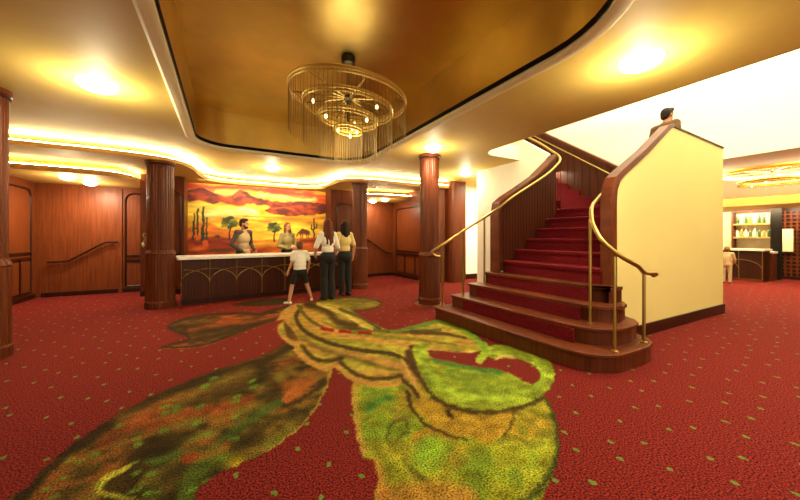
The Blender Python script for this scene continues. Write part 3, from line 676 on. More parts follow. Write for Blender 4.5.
# far balustrade wall
prof = [(4.06, 0.74), (4.06, 1.70), (4.10, 1.90), (4.26, 2.01), (4.57, 2.18), (5.0, 2.43), (5.45, 2.78), (5.575, 2.885), (5.575, 1.0), (5.45, 1.0), (5.4, 1.5)]
b = MB(); b.slab(prof, 'w', 3.95, 4.10); fb = b.build('balustrade_wall', M['wood2'], stair)
grooves = MB()
for q in range(22):
    uu = 4.16 + q * 0.073; grooves.box(uu, uu + 0.012, 3.945, 3.951, RISE * (int((uu - U1) / RUN) + 1) + 0.01, 1.93 + (uu - 4.1) * 0.53 - 0.03)
grooves.build('wainscot', M['dark'], fb)
capf = [(4.03, 0.75), (4.03, 1.72), (4.07, 1.94), (4.24, 2.06), (4.56, 2.23), (5.0, 2.48), (5.45, 2.83), (5.58, 2.95), (5.58, 2.88), (5.45, 2.78), (5.0, 2.43), (4.57, 2.18), (4.26, 2.01), (4.10, 1.90), (4.06, 1.70), (4.06, 0.75)]
b = MB(); b.slab(capf, 'w', 3.93, 4.12); b.build('balustrade_cap', M['tread'], fb, bevel=0.01)
b = MB(); b.slab([(4.06, 0.0), (4.06, 0.73), (5.54, 1.85), (5.54, 0.0)], 'w', 4.0, 4.10); b.build('outer_wall', M['white'], stair)
# inner and outer walls of the upper flight
b = MB(); b.slab([(4.14, 0.0), (4.14, 3.0), (6.14, 4.4), (6.14, 0.0)], 'u', 5.57, 5.66); b.box(5.72, 7.2, 6.05, 6.14, 0, 3.2); b.build('balustrade_wall', M['white'], stair)
b = MB(); b.slab([(2.34, 0), (2.34, 1.84), (6.2, 4.50), (6.2, 0)], 'u', 7.2, 7.32); ow = b.build('balustrade_wall', M['wood2'], stair)
b = MB(); b.slab([(2.34, 1.84), (2.34, 1.90), (6.2, 4.56), (6.2, 4.50)], 'u', 7.17, 7.35); b.build('balustrade_cap', M['tread'], ow)
grooves = MB()
for q in range(17):
    ww = 3.0 + q * 0.18; grooves.box(7.194, 7.201, ww, ww + 0.014, max(ZL, ZL + RISE * ((ww - 3.95) / RUN + 1)), 1.84 + (ww - 2.34) * 0.69 - 0.06)
grooves.build('wainscot', M['dark'], ow)
# brass rails
rail_pts = [(4.42, 1.80, 0.915), (4.36, 1.85, 0.90), (4.30, 1.80, 0.935), (4.06, 1.80, 0.955), (3.75, 1.73, 1.05), (3.52, 1.78, 1.16), (3.46, 1.92, 1.31), (3.54, 2.06, 1.48), (3.64, 2.14, 1.59), (3.86, 2.26, 1.72), (4.10, 2.34, 1.82), (4.30, 2.40, 1.90), (4.6, 2.42, 2.05), (5.2, 2.42, 2.42), (5.8, 2.42, 2.80), (6.4, 2.42, 2.82)]
b = MB(); b.tube(smooth_path(rail_pts[1:], 8), 0.022, 10); b.ell((4.35, 1.84, 0.92), (0.045, 0.045, 0.03), 10, 6); hr = b.build('handrail', M['brass'], stair, smooth=True)
for (x, y, zb, zt) in ((4.04, 1.80, RISE, 0.95), (3.46, 1.80, RISE, 1.15), (3.60, 2.13, 2 * RISE, 1.55)):
    b = MB(); b.tube([(x, y, zb), (x, y, zt)], 0.0165, 8); b.lathe([(0.032, zb), (0.032, zb + 0.014), (0.018, zb + 0.02)], (x, y, 0), 12); b.build('post', M['brass'], hr, smooth=True)
rail_l = [(3.16, 4.38, 1.02), (3.08, 4.42, 1.04), (3.04, 4.43, 1.11), (3.20, 4.36, 1.22), (3.56, 4.27, 1.45), (3.88, 4.10, 1.68), (4.0, 3.90, 1.83), (4.2, 3.87, 1.97), (4.49, 3.87, 2.13), (5.12, 3.87, 2.46), (5.42, 3.87, 2.66), (5.58, 3.88, 2.80), (5.66, 3.96, 2.92), (5.74, 4.2, 3.10), (5.78, 4.6, 3.40), (5.78, 5.8, 4.2)]
b = MB(); b.tube(smooth_path(rail_l, 8), 0.022, 10); hr = b.build('handrail', M['brass'], stair, smooth=True)
for (x, y, zb, zt) in ((3.20, 4.37, RISE, 1.21), (3.56, 4.27, 2 * RISE, 1.44), (3.88, 4.10, 3 * RISE, 1.67)):
    b = MB(); b.tube([(x, y, zb), (x, y, zt)], 0.0165, 8); b.lathe([(0.032, zb), (0.032, zb + 0.014), (0.018, zb + 0.02)], (x, y, 0), 12); b.build('post', M['brass'], hr, smooth=True)
b = MB(); b.tube([(7.13, 3.0, 2.12), (7.13, 6.1, 4.29)], 0.013, 8); b.build('handrail', M['brass'], stair, smooth=True)
# ------------------------------------------------------------------ columns, counter, lamps, bar
def column(x, y, r, ztop, label, dado_z=1.05, collar=True):
    c = empty('column', (x, y, 0), 0, label, 'column', 'mahogany columns in the lobby')
    b = MB(); b.lathe([(r, 0), (r, ztop)], (0, 0, 0), 64, 0.007); b.build('shaft', M['wood'], c, smooth=False)
    b = MB(); b.lathe([(r + 0.035, 0), (r + 0.035, 0.12), (r + 0.022, 0.14), (r + 0.022, dado_z - 0.04), (r + 0.03, dado_z - 0.02), (r + 0.024, dado_z), (r + 0.002, dado_z + 0.05)], (0, 0, 0), 64, 0.005); b.build('plinth', M['wood'], c)
    if collar:
        b = MB(); b.lathe([(r - 0.01, ztop - 0.07), (r + 0.012, ztop - 0.06), (r + 0.03, ztop - 0.045), (r + 0.03, ztop)], (0, 0, 0), 40); b.build('collar', M['tread'], c, smooth=True)
        b = MB(); b.lathe([(r - 0.01, ztop - 0.085), (r + 0.02, ztop - 0.085), (r + 0.02, ztop - 0.068), (r - 0.01, ztop - 0.068)], (0, 0, 0), 40); b.build('collar_band', M['dark'], c)
    return c
column(-2.37, 5.31, 0.205, 3.0, 'fluted mahogany column at the left edge of the photo, nearest of all the columns')
column(-1.09, 7.62, 0.215, 2.79, 'fluted mahogany column just left of the white-topped reception counter')
column(3.12, 7.92, 0.19, 2.79, 'fluted mahogany column at the right end of the counter, behind the two women')
cc = column(3.63, 5.40, 0.19, 3.0, 'mahogany column with a pale floor plate beside the foot of the staircase', 1.0)
b = MB(); b.lathe([(0.30, 0.0), (0.30, 0.008), (0.21, 0.012)], (0, 0, 0), 40); b.build('floor_plate', M['brass'], cc)

# reception counter (bowed slightly, 3.4 m)
cu0, cw0, cu1, cw1 = -0.78, 7.60, 2.74, 8.06
ang = math.atan2(cw1 - cw0, cu1 - cu0); Lc = math.hypot(cu1 - cu0, cw1 - cw0)
ct = empty('reception_counter', (cu0, cw0, 0), ang, 'long reception counter with white stone top and interlaced brass arches on its front', 'counter')
b = MB(); b.box(0.03, Lc, 0.04, 0.62, 0.03, 0.90); b.build('front_panel', M['wood2'], ct)
b = MB()
for k in range(64): b.box(0.05 + k * Lc / 65, 0.05 + k * Lc / 65 + 0.022, 0.026, 0.045, 0.11, 0.88)
b.build('reeding', M['wood2'], ct)
b = MB(); b.box(0.02, Lc, 0.02, 0.6, 0, 0.10); b.build('kick_board', M['dark'], ct)
b = MB(); b.prism(rrect(-0.05, Lc + 0.02, -0.05, 0.68, 0.05, 5), 0.895, 0.955); b.build('counter_top', M['marble'], ct, bevel=0.008)
npan = 7; sp = Lc / npan
for k in range(npan + 1):
    b = MB(); x = min(max(0.02, k * sp), Lc - 0.02); b.tube([(x, 0.018, 0.10), (x, 0.018, 0.895)], 0.009, 6); b.build('brass_upright', M['brass'], ct)
for k in range(-1, npan):
    b = MB(); pts = []
    for q in range(25):
        a = PI * q / 24; x = (k + 1) * sp - sp * math.cos(a); z = 0.36 + 0.34 * math.sin(a) ** 0.75 if 0 < q < 24 else 0.36
        if 0.0 <= x <= Lc: pts.append((x, 0.016, z))
    if len(pts) > 2: b.tube(pts, 0.008, 6); b.build('brass_arch', M['brass'], ct)

# wall rails
def wall_rail(name, pts, label, nrm):
    b = MB(); b.tube(smooth_path(pts, 6), 0.022, 8); o = b.build(name, M['dark'], smooth=True); tag(o, label, 'handrail')
    for p in (pts[1], pts[-2]): b = MB(); b.tube([(p[0], p[1], p[2]), (p[0] + nrm[0], p[1] + nrm[1], p[2] - 0.02)], 0.012, 6); b.build('bracket', M['dark'], o)
    return o
wall_rail('wall_handrail', [(-3.48, 10.03, 0.79), (-3.36, 10.03, 0.79), (-3.16, 10.03, 0.80), (-3.08, 10.03, 0.84), (-2.55, 10.03, 1.19), (-2.46, 10.03, 1.225), (-2.38, 10.03, 1.23), (-2.26, 10.03, 1.23)], 'dark wooden handrail rising to the right on the left alcove wall', (0, 0.065, 0))
wall_rail('wall_handrail', [(4.1, 10.03, 1.32), (4.3, 10.03, 1.22), (4.7, 10.03, 0.95), (4.95, 10.03, 0.80), (5.15, 10.03, 0.78)], 'dark wooden handrail falling to the right in the alcove behind the women', (0, 0.065, 0))

# little gilt bracket at the column
sc = empty('wall_sconce', (-1.31, 7.66, 1.28), 0, 'small gilt sconce on the left side of the column before the counter', 'sconce')
b = MB(); b.tube(smooth_path([(0.0, 0, 0.12), (-0.04, 0, 0.14), (-0.05, 0, 0.09), (-0.02, 0, 0.04), (-0.045, 0, -0.02), (-0.07, 0, -0.08), (-0.05, 0, -0.12), (-0.03, 0, -0.08)], 6), 0.013, 8); b.build('arm', M['brass'], sc, smooth=True)
b = MB(); b.ell((-0.055, 0, -0.07), (0.026, 0.026, 0.045), 12, 8); b.build('shade', M['pale'], sc, smooth=True)
b = MB(); b.ell((0.0, 0, 0.0), (0.02, 0.03, 0.13), 10, 8); b.build('back_plate', M['brass'], sc, smooth=True)

# chandelier
ch = empty('chandelier', (1.36, 3.84, 3.62), 0, 'tiered brass ring chandelier with hanging strand fringes under the gilded ceiling', 'chandelier')
def add_chandelier(ch, tiers, rod, tilt, s_m, ring_r, seg=64, spoke=True):
    T = Matrix.Rotation(tilt, 3, Vector((CA * 0 + SA, CA, 0)))
    def at(x, y, z): v = T @ Vector((x, y, 0)); return (v.x, v.y, z + v.z)
    b = MB(); b.lathe([(0.05, -0.12), (0.085, -0.10), (0.09, -0.02), (0.07, 0.0)], (0, 0, 0), 20); b.build('canopy', M['bronze'], ch, smooth=True)
    b = MB(); b.tube([(0, 0, -0.1), (0, 0, rod)], 0.014, 8); b.build('rod', M['brass'], ch, smooth=True)
    b = MB(); b.lathe([(0.02, rod + 0.02), (0.05, rod), (0.06, rod - 0.04), (0.03, rod - 0.09), (0.012, tiers[-1][1])], (0, 0, 0), 16); b.build('hub', M['bronze'], ch, smooth=True)
    for (r, z, drop) in tiers:
        b = MB(); b.tube([at(r * math.cos(2 * PI * k / seg), r * math.sin(2 * PI * k / seg), z) for k in range(seg)], ring_r, 8, True)
        b.tube([at(r * math.cos(2 * PI * k / seg), r * math.sin(2 * PI * k / seg), z - 0.045) for k in range(seg)], ring_r * 0.6, 6, True)
        g = b.build('ring', M['ringgold'], ch, smooth=True)
        b = MB(); n = int(r * 105) + 16
        for k in range(n):
            a = 2 * PI * k / n; p = at(r * math.cos(a), r * math.sin(a), z); zz = z - drop + 0.015 * ((k * 7) % 3)
            b.tube([p, (p[0], p[1], zz)], s_m, 4)
        fr = b.build('strand_fringe', M['strand'], g); fr['kind'] = 'stuff'
        if spoke and r > 0.3:
            for k in range(6):
                a = 2 * PI * k / 6 + 0.5; b = MB(); b.tube([(0, 0, rod - 0.03), at(r * math.cos(a), r * math.sin(a), z)], 0.008, 6); b.build('spoke', M['brass'], g, smooth=True)
        nb = max(3, int(r * 6))
        if r < 0.65:
            for k in range(nb):
                a = 2 * PI * (k + 0.5) / nb; p = at(0.8 * r * math.cos(a), 0.8 * r * math.sin(a), z - 0.06); b = MB(); b.ell(p, (0.018, 0.018, 0.028), 10, 8); b.build('bulb', M['bulb'], g, smooth=True)
add_chandelier(ch, [(0.72, -0.50, 0.50), (0.55, -0.63, 0.50), (0.36, -0.77, 0.50), (0.17, -0.90, 0.42)], -0.50, R(6), 0.003, 0.019)

# ceiling lamps: shallow opal domes, rims made to glow too so no dark ring shows
def ceiling_light(x, y, z, r, label, power, group='round ceiling lamps'):
    o = empty('ceiling_light', (x, y, z), 0, label, 'ceiling light', group)
    b = MB(); b.lathe([(r + 0.006, 0.0), (r + 0.006, -0.012), (r - 0.004, -0.014), (r - 0.01, 0.0)], (0, 0, 0), 32); b.build('rim', M['opal'], o, smooth=True)
    b = MB(); b.lathe([(r - 0.002, -0.004), (r - 0.002, -0.022), (r * 0.92, -0.045), (r * 0.7, -0.066), (r * 0.4, -0.078), (0.02, -0.082)], (0, 0, 0), 32); b.build('diffuser', M['opal'], o, smooth=True)
    if power:
        l = bpy.data.lights.new('lamp', 'AREA'); l.shape = 'DISK'; l.size = 2 * r; l.energy = power * 0.6; l.color = (1.0, 0.85, 0.55)
        lo = bpy.data.objects.new('lamp', l); COL.objects.link(lo); lo.location = (0, 0, -0.10); lo.parent = o
        l = bpy.data.lights.new('lamp_glow', 'POINT'); l.energy = power * 0.75; l.shadow_soft_size = 0.06; l.color = (1.0, 0.85, 0.55)
        lo = bpy.data.objects.new('lamp_glow', l); COL.objects.link(lo); lo.location = (0, 0, -0.24); lo.parent = o
    return o
ceiling_light(-1.20, 4.58, ZC, 0.17, 'round glowing ceiling lamp at upper left, between the recess and the wavy soffit', 60)
ceiling_light(3.40, 1.54, ZC, 0.17, 'round glowing ceiling lamp at upper right, beside the stairwell opening', 60)
ceiling_light(3.38, 4.90, ZC, 0.14, 'round glowing ceiling lamp just in front of the column by the staircase', 45)
ceiling_light(0.98, 8.15, ZC, 0.15, 'round glowing ceiling lamp above the reception counter', 50)
ceiling_light(5.46, 6.45, ZC, 0.14, 'round glowing ceiling lamp in the hall behind the staircase', 60)
ceiling_light(-2.75, 8.75, 2.56, 0.12, 'front one of two small lamps in the left alcove ceiling', 48)
ceiling_light(-2.60, 9.45, 2.56, 0.12, 'rear one of two small lamps in the left alcove ceiling', 48)
ceiling_light(4.45, 9.15, 2.56, 0.12, 'front one of two small lamps in the right alcove ceiling', 24)
ceiling_light(4.30, 9.75, 2.56, 0.12, 'rear one of two small lamps in the right alcove ceiling', 18)

# ------------------------------------------------------------------ bar at the far right
BU = 14.0
bc = empty('bar_counter', (BU, 3.16, 0), 0, 'dark bar counter with white top and brass arches at the far right', 'counter')
b = MB(); b.box(0.03, 0.6, 0.0, 2.6, 0.03, 0.93); b.build('front_panel', M['dark'], bc)
b = MB(); b.box(0.02, 0.6, 0.0, 2.6, 0, 0.08); b.build('kick_board', M['wood'], bc)
b = MB(); b.box(-0.05, 0.66, -0.04, 2.6, 0.93, 0.985); b.build('counter_top', M['marble'], bc, bevel=0.008)
for k in range(6):
    b = MB(); b.tube([(0.018, 0.02 + k * 0.5, 0.08), (0.018, 0.02 + k * 0.5, 0.93)], 0.009, 6); b.build('brass_upright', M['brass'], bc)
for k in range(4):
    b = MB(); b.tube([(0.016, 0.52 + k * 0.5 - 0.5 * math.cos(PI * q / 16), 0.36 + 0.3 * math.sin(PI * q / 16)) for q in range(17)], 0.008, 6); b.build('brass_arch', M['brass'], bc)
bl = empty('low_cabinet', (BU + 0.7, 3.14, 0), 0, 'low wooden back cabinet with pale top right of the bar counter', 'cabinet')
b = MB(); b.box(0, 0.5, 0, 0.26, 0, 0.84); b.build('body', M['wood'], bl); b = MB(); b.box(-0.02, 0.52, -0.02, 0.28, 0.84, 0.90); b.build('top', M['marble'], bl)
su = empty('bottle_shelf', (15.7, 3.36, 0), 0, 'wooden back-bar shelving with gold shelf edges, full of bottles', 'shelf')
b = MB(); b.box(0.30, 0.34, -0.02, 0.92, 0.0, 2.2); b.build('back_panel', M['tile'], su)
for y in (-0.02, 0.90): b = MB(); b.box(0, 0.34, y, y + 0.05, 0, 2.2); b.build('side_panel', M['wood'], su)
SHELF = (1.30, 1.76)
for z in SHELF: b = MB(); b.box(0, 0.3, 0.03, 0.90, z, z + 0.05); b.build('shelf', M['gold'], su)
b = MB(); b.box(-0.02, 0.34, -0.02, 0.95, 2.2, 2.275); b.build('cornice', M['wood'], su)
b = MB(); b.box(0, 0.34, 0.03, 0.90, 0, 0.9); b.build('base_cabinet', M['wood'], su)
def bottle(x, y, z, h, r, m, label):
    o = empty('bottle', (x, y, z), 0, label, 'bottle', 'bottles on the back-bar shelves')
    b = MB(); b.lathe([(r * 0.9, 0), (r, 0.01), (r, h * 0.58), (r * 0.8, h * 0.66), (r * 0.36, h * 0.76), (r * 0.34, h * 0.94)], (0, 0, 0), 12); b.build('body', M[m], o, smooth=True)
    b = MB(); b.lathe([(r * 0.42, h * 0.92), (r * 0.42, h), (r * 0.3, h)], (0, 0, 0), 10); b.build('stopper', M['black' if m != 'glass' else 'gold'], o)
names = {'glass': 'dark green', 'amber': 'amber', 'pale': 'clear pale'}
for zi, z in enumerate(SHELF):
    seq = ['glass', 'pale', 'glass', 'amber', 'pale', 'glass', 'glass', 'pale'] if zi else ['pale', 'amber', 'pale', 'glass', 'pale', 'glass', 'amber', 'glass']
    ordn = ['first', 'second', 'third', 'fourth', 'fifth', 'sixth', 'seventh', 'eighth']
    for k in range(8):
        m = seq[k]; yy = 0.83 - k * 0.106
        bottle(15.82, 3.36 + yy, z + 0.05, 0.27 + 0.03 * ((k * 5 + zi) % 3), 0.036, m, '%s bottle, %s from the left on the %s back-bar shelf' % (names[m], ordn[k], 'upper' if zi else 'lower'))
b = MB(); b.box(15.30, 15.38, 3.06, 3.30, 0, 2.275); o = b.build('bar_post', M['black'], bevel=0.01); tag(o, 'black square post between the bottle shelves and the lattice screen', 'post')
sc = empty('lattice_screen', (15.75, 0.74, 0), 0, 'tall wooden lattice screen at the right edge of the bar', 'screen')
b = MB(); b.box(-0.03, 0.03, 0, 2.46, 0, 0.1); b.box(-0.03, 0.03, 0, 2.46, 2.19, 2.275); b.box(-0.03, 0.03, 0, 0.06, 0, 2.275); b.box(-0.03, 0.03, 2.40, 2.46, 0, 2.275); b.build('frame', M['dark'], sc)
b = MB()
for k in range(1, 20): b.box(-0.015, 0.0, k * 0.123 - 0.02, k * 0.123 + 0.02, 0.1, 2.2)
for k in range(1, 18): b.box(-0.022, -0.006, 0.06, 2.4, 0.1 + k * 0.123 - 0.02, 0.1 + k * 0.123 + 0.02)
b.build('lattice', M['tread'], sc)
b = MB(); b.box(0.02, 0.04, 0.05, 2.41, 0.1, 2.2); b.build('backing', M['dark'], sc)
pc = empty('notice_board', (15.66, 2.88, 0.87), 0, 'pale framed board hanging on the lattice screen beside the black post', 'board')
b = MB(); b.box(0, 0.03, 0, 0.26, 0, 0.75); b.build('frame', M['brass'], pc); b = MB(); b.box(-0.005, 0.0, 0.02, 0.24, 0.02, 0.73); b.build('panel', M['tile'], pc)
b = MB(); b.box(16.3, 16.4, -4.9, 7.9, 0, 2.5); struct(b.build('wall_bar', M['tile']))
b = MB()
for k in range(40): b.box(16.285, 16.3, 3.9 + k * 0.1, 3.912 + k * 0.1, 0, 2.5)
for k in range(20): b.box(16.285, 16.3, 3.9, 7.9, k * 0.125, k * 0.125 + 0.012)
struct(b.build('trim_6', M['rim']))
c2 = empty('chandelier', (12.0, 2.55, 3.55), 0, 'brass ring chandelier hanging in the bright bar beyond the staircase', 'chandelier')
add_chandelier(c2, [(0.95, -0.55, 0.10), (0.6, -0.8, 0.10)], -0.55, 0.0, 0.006, 0.03)
# ------------------------------------------------------------------ people
def skinned(name, mb, mt, vox, parent, smooth=2):
    me = mb.mesh('tmp'); bm = bmesh.new(); bm.from_mesh(me); bmesh.ops.recalc_face_normals(bm, faces=bm.faces); bm.to_mesh(me); bm.free(); t = bpy.data.objects.new('tmp', me); COL.objects.link(t)
    r = t.modifiers.new('r', 'REMESH'); r.mode = 'VOXEL'; r.voxel_size = vox; r.use_smooth_shade = True
    if smooth: q = t.modifiers.new('s', 'SMOOTH'); q.iterations = smooth; q.factor = 0.5
    dg = bpy.context.evaluated_depsgraph_get(); dg.update()
    out = bpy.data.meshes.new_from_object(t.evaluated_get(dg), depsgraph=dg); bpy.data.objects.remove(t)
    out.name = name; out.materials.clear(); out.materials.append(mt)
    out.polygons.foreach_set('use_smooth', [True] * len(out.polygons))
    o = bpy.data.objects.new(name, out); COL.objects.link(o); o.parent = parent; return o
def hand(mb, wr, d, palm_n, s):
    """palm, four unequal bent fingers and a thumb; d points along the hand"""
    wr = Vector(wr); d = Vector(d).normalized(); pn = Vector(palm_n); pn = (pn - d * pn.dot(d)).normalized(); sd = d.cross(pn)
    c = wr + d * 0.048 * s
    for k in (-0.022, 0, 0.022): mb.cap(wr + sd * k * 0.6 * s, 0.017 * s, wr + d * 0.085 * s + sd * k * s, 0.014 * s, 8)
    for k, ln in ((-1.5, 0.062), (-0.5, 0.078), (0.5, 0.084), (1.5, 0.074)):
        a = wr + d * 0.085 * s + sd * (k * 0.0165) * s; m1 = a + (d + sd * k * 0.09 + pn * 0.12).normalized() * ln * 0.5 * s; e = m1 + (d + sd * k * 0.06 + pn * 0.55).normalized() * ln * 0.5 * s
        mb.cap(a, 0.0095 * s, m1, 0.009 * s, 8); mb.cap(m1, 0.009 * s, e, 0.0075 * s, 8)
    a = wr + d * 0.025 * s + sd * 0.022 * s; m1 = a + (d * 0.7 + sd * 0.8 + pn * 0.2).normalized() * 0.045 * s; e = m1 + (d + sd * 0.25 + pn * 0.3).normalized() * 0.035 * s
    mb.cap(a, 0.013 * s, m1, 0.0105 * s, 8); mb.cap(m1, 0.0105 * s, e, 0.008 * s, 8)
def person(name_label, loc, rz, H, pose, hairs, clothes, group=None, skin='skin', male=True, beard=False, shoes='shoe'):
    """clothes: list of (name, material, kind, options)"""
    s = H / 1.75
    p = empty('person', loc, rz, name_label, 'person', group)
    P = dict(hipL=(-0.088, 0, 0.93), hipR=(0.088, 0, 0.93), kneeL=(-0.10, 0.01, 0.50), kneeR=(0.10, 0.01, 0.50), ankL=(-0.11, -0.02, 0.085), ankR=(0.11, -0.02, 0.085),
             shL=(-0.185 if male else -0.150, 0, 1.42), shR=(0.185 if male else 0.150, 0, 1.42), elL=(-0.25, -0.03, 1.13), elR=(0.25, -0.03, 1.13), wrL=(-0.25, 0.06, 0.90), wrR=(0.25, 0.06, 0.90), neck=(0, -0.005, 1.47), head=(0, 0.02, 1.63))
    P.update(pose)
    V = {k: Vector(v) * s for k, v in P.items() if k not in ('yaw', 'toeL', 'toeR', 'hdL', 'hdR', 'pnL', 'pnR', 'headk')}
    hk = pose.get('headk', 1.0)
    yaw = Matrix.Rotation(pose.get('yaw', 0), 3, 'Z'); hd = V['head']
    def H_(x, y, z): return hd + yaw @ (Vector((x, y, z)) * s * hk)
    pel = (V['hipL'] + V['hipR']) / 2; chest = (V['shL'] + V['shR']) / 2; ch_d = chest - pel
    bw = 1.0 if male else 0.9
    def torso(mb, g, cut=0):
        for t, rx, ry, rz_ in ((0.02, 0.165, 0.115, 0.13), (0.34, 0.132 * bw, 0.098, 0.15), (0.70, 0.158 * bw, 0.112, 0.17)):
            if cut and t < 0.1: rx, ry, rz_ = 0.135, 0.09, 0.10
            c = pel + ch_d * t; mb.ell(c, (rx * s + g, ry * s + g, rz_ * s), 18, 12)
        mb.cap(V['shL'], 0.055 * s + g, V['shR'], 0.055 * s + g, 12); mb.cap(pel + ch_d * 0.8, 0.11 * s + g * 0.5, chest + Vector((0, 0, 0.0)), 0.07 * s + g, 12)
    def arm(mb, q, g, upto):
        a, e, w = V['sh' + q], V['el' + q], V['wr' + q]
        mb.cap(a, 0.052 * s + g, e if upto >= 1 else a.lerp(e, upto), (0.040 if upto >= 1 else 0.047) * s + g)
        if upto > 1: mb.cap(e, 0.040 * s + g, e.lerp(w, min(1, upto - 1)), (0.028 if upto >= 2 else 0.034) * s + g)
    def leg(mb, q, g, upto, flare=0):
        a, k_, n_ = V['hip' + q], V['knee' + q], V['ank' + q]
        if upto <= 1: mb.cap(a, 0.088 * s + g, a.lerp(k_, upto), (0.075 - 0.012 * upto) * s + g + flare)
        else:
            mb.cap(a, 0.088 * s + g, k_, 0.060 * s + g); mb.cap(k_, 0.060 * s + g, k_.lerp(n_, 0.35), 0.058 * s + g + flare * 0.4); mb.cap(k_.lerp(n_, 0.3), 0.058 * s + g + flare * 0.4, k_.lerp(n_, min(1, upto - 1)), 0.040 * s + g + flare)
    mb = MB(); torso(mb, 0)
    for q in 'LR':
        arm(mb, q, 0, 2); leg(mb, q, 0, 2)
        dirv = V['wr' + q] - V['el' + q]; hd_d = pose.get('hd' + q, dirv); hand(mb, V['wr' + q], hd_d, pose.get('pn' + q, (1 if q == 'L' else -1, 0.3, 0)), s)
        toe = Vector(pose.get('toe' + q, (0, 1, 0))); an = V['ank' + q]
        mb.cap(an + Vector((0, 0, -0.045 * s)) - toe * 0.04 * s, 0.034 * s, an + toe * 0.13 * s + Vector((0, 0, -0.055 * s)), 0.028 * s)
    mb.cap(V['neck'] - Vector((0, 0, 0.06 * s)), 0.062 * s, H_(0, -0.01, -0.06), 0.052 * s)
    yq = yaw.to_quaternion()
    mb.ell(H_(0, -0.005, 0.02), (0.074 * s * hk, 0.094 * s * hk, 0.105 * s * hk), 18, 12, yq); mb.ell(H_(0, 0.03, -0.055), (0.055 * s * hk, 0.058 * s * hk, 0.062 * s * hk), 14, 10, yq)
    mb.cap(H_(0, 0.088, 0.015), 0.009 * s, H_(0, 0.108, -0.022), 0.014 * s, 8); mb.cap(H_(-0.02, 0.078, -0.062), 0.009 * s, H_(0.02, 0.078, -0.062), 0.009 * s, 8)
    for k in (-1, 1): mb.ell(H_(0.076 * k, -0.005, -0.005), (0.012 * s, 0.022 * s, 0.032 * s), 8, 6, yq)
    skinned('body', mb, M[skin], 0.0085 * max(s, 0.75), p, 1)
    b = MB()
    for k in (-1, 1): b.ell(H_(0.032 * k, 0.080, 0.018), (0.013 * s, 0.010 * s, 0.009 * s), 8, 6)
    e = b.build('eyes', M['hair_d'], p, smooth=True)
    for (nm, mt, kind, o_) in clothes:
        mb = MB(); g = o_.get('g', 0.012) * s
        if kind == 'top':
            torso(mb, g, 1)
            for q in 'LR': arm(mb, q, g, o_.get('sleeve', 1))
            if o_.get('hem'): [mb.ell(pel + ch_d * t_, (0.165 * s + g, 0.125 * s + g, 0.13 * s), 18, 10) for t_ in (0.12, 0.35, 0.55)]
        elif kind == 'vest': torso(mb, g)
        elif kind == 'legs':
            mb.ell(pel + Vector((0, -0.012 * s, -0.005 * s)), (0.170 * s + g, 0.128 * s + g, 0.155 * s), 18, 12)
            for q in 'LR': leg(mb, q, g, o_.get('upto', 2), o_.get('flare', 0) * s)
        elif kind == 'sleeves':
            for q in 'LR': arm(mb, q, g, o_.get('sleeve', 2))
            mb.cap(V['shL'], 0.06 * s + g, V['shR'], 0.06 * s + g)
        elif kind == 'shoes':
            for q in 'LR':
                toe = Vector(pose.get('toe' + q, (0, 1, 0))); an = V['ank' + q]; dz = Vector((0, 0, 0.045 * s - 0.085 * s))
                mb.cap(an + dz - toe * 0.045 * s, 0.042 * s, an + toe * 0.14 * s + dz - Vector((0, 0, 0.008 * s)), 0.036 * s)
                if o_.get('high'): mb.cap(an + dz, 0.04 * s, an + Vector((0, 0, 0.04 * s)), 0.045 * s)
        elif kind == 'belt':
            mb.ell(pel + ch_d * 0.2, (0.15 * s + g, 0.112 * s + g, 0.03 * s), 18, 8)
        skinned(nm, mb, M[mt], 0.012 * max(s, 0.7), p, 2)
    mt, style = hairs
    mb = MB(); mb.ell(H_(0, -0.018, 0.036), (0.083 * s * hk, 0.098 * s * hk, 0.102 * s * hk), 16, 12, yq)
    if style == 'short': mb.ell(H_(0, 0.03, 0.095), (0.07 * s, 0.07 * s, 0.04 * s), 14, 8, yq); mb.ell(H_(0, -0.06, -0.02), (0.066 * s, 0.05 * s, 0.06 * s), 12, 8, yq)
    if style == 'quiff': mb.ell(H_(0, 0.05, 0.10), (0.066 * s, 0.062 * s, 0.045 * s), 14, 8, yq); mb.ell(H_(0, -0.06, -0.015), (0.068 * s, 0.05 * s, 0.07 * s), 12, 8, yq)
    if style == 'long':
        mb.cap(H_(-0.055, -0.05, 0.02), 0.052 * s, H_(-0.085, -0.06, -0.22), 0.05 * s); mb.cap(H_(0.055, -0.05, 0.02), 0.052 * s, H_(0.085, -0.06, -0.22), 0.05 * s)
        mb.cap(H_(0, -0.07, 0.03), 0.06 * s, H_(0, -0.115, -0.24), 0.058 * s); mb.cap(H_(-0.05, -0.09, -0.2), 0.05 * s, H_(-0.06, -0.115, -0.40), 0.03 * s); mb.cap(H_(0.05, -0.09, -0.2), 0.05 * s, H_(0.06, -0.115, -0.38), 0.03 * s); mb.cap(H_(0, -0.11, -0.2), 0.06 * s, H_(0.01, -0.13, -0.42), 0.03 * s)
    if style == 'bob':
        for k in (-1, 1): mb.cap(H_(0.06 * k, -0.04, 0.02), 0.05 * s, H_(0.085 * k, -0.05, -0.20), 0.045 * s)
        mb.cap(H_(0, -0.07, 0.03), 0.062 * s, H_(0, -0.10, -0.22), 0.06 * s)
    if style == 'loose':
        for k in (-1, 1): mb.cap(H_(0.068 * k, -0.03, 0.03), 0.034 * s, H_(0.088 * k, 0.0, -0.20), 0.028 * s)
        mb.cap(H_(0, -0.07, 0.02), 0.055 * s, H_(0, -0.09, -0.18), 0.05 * s)
    face = [v for v in mb.v]
    skinned('hair', mb, M[mt], 0.010 * max(s, 0.75), p, 1)
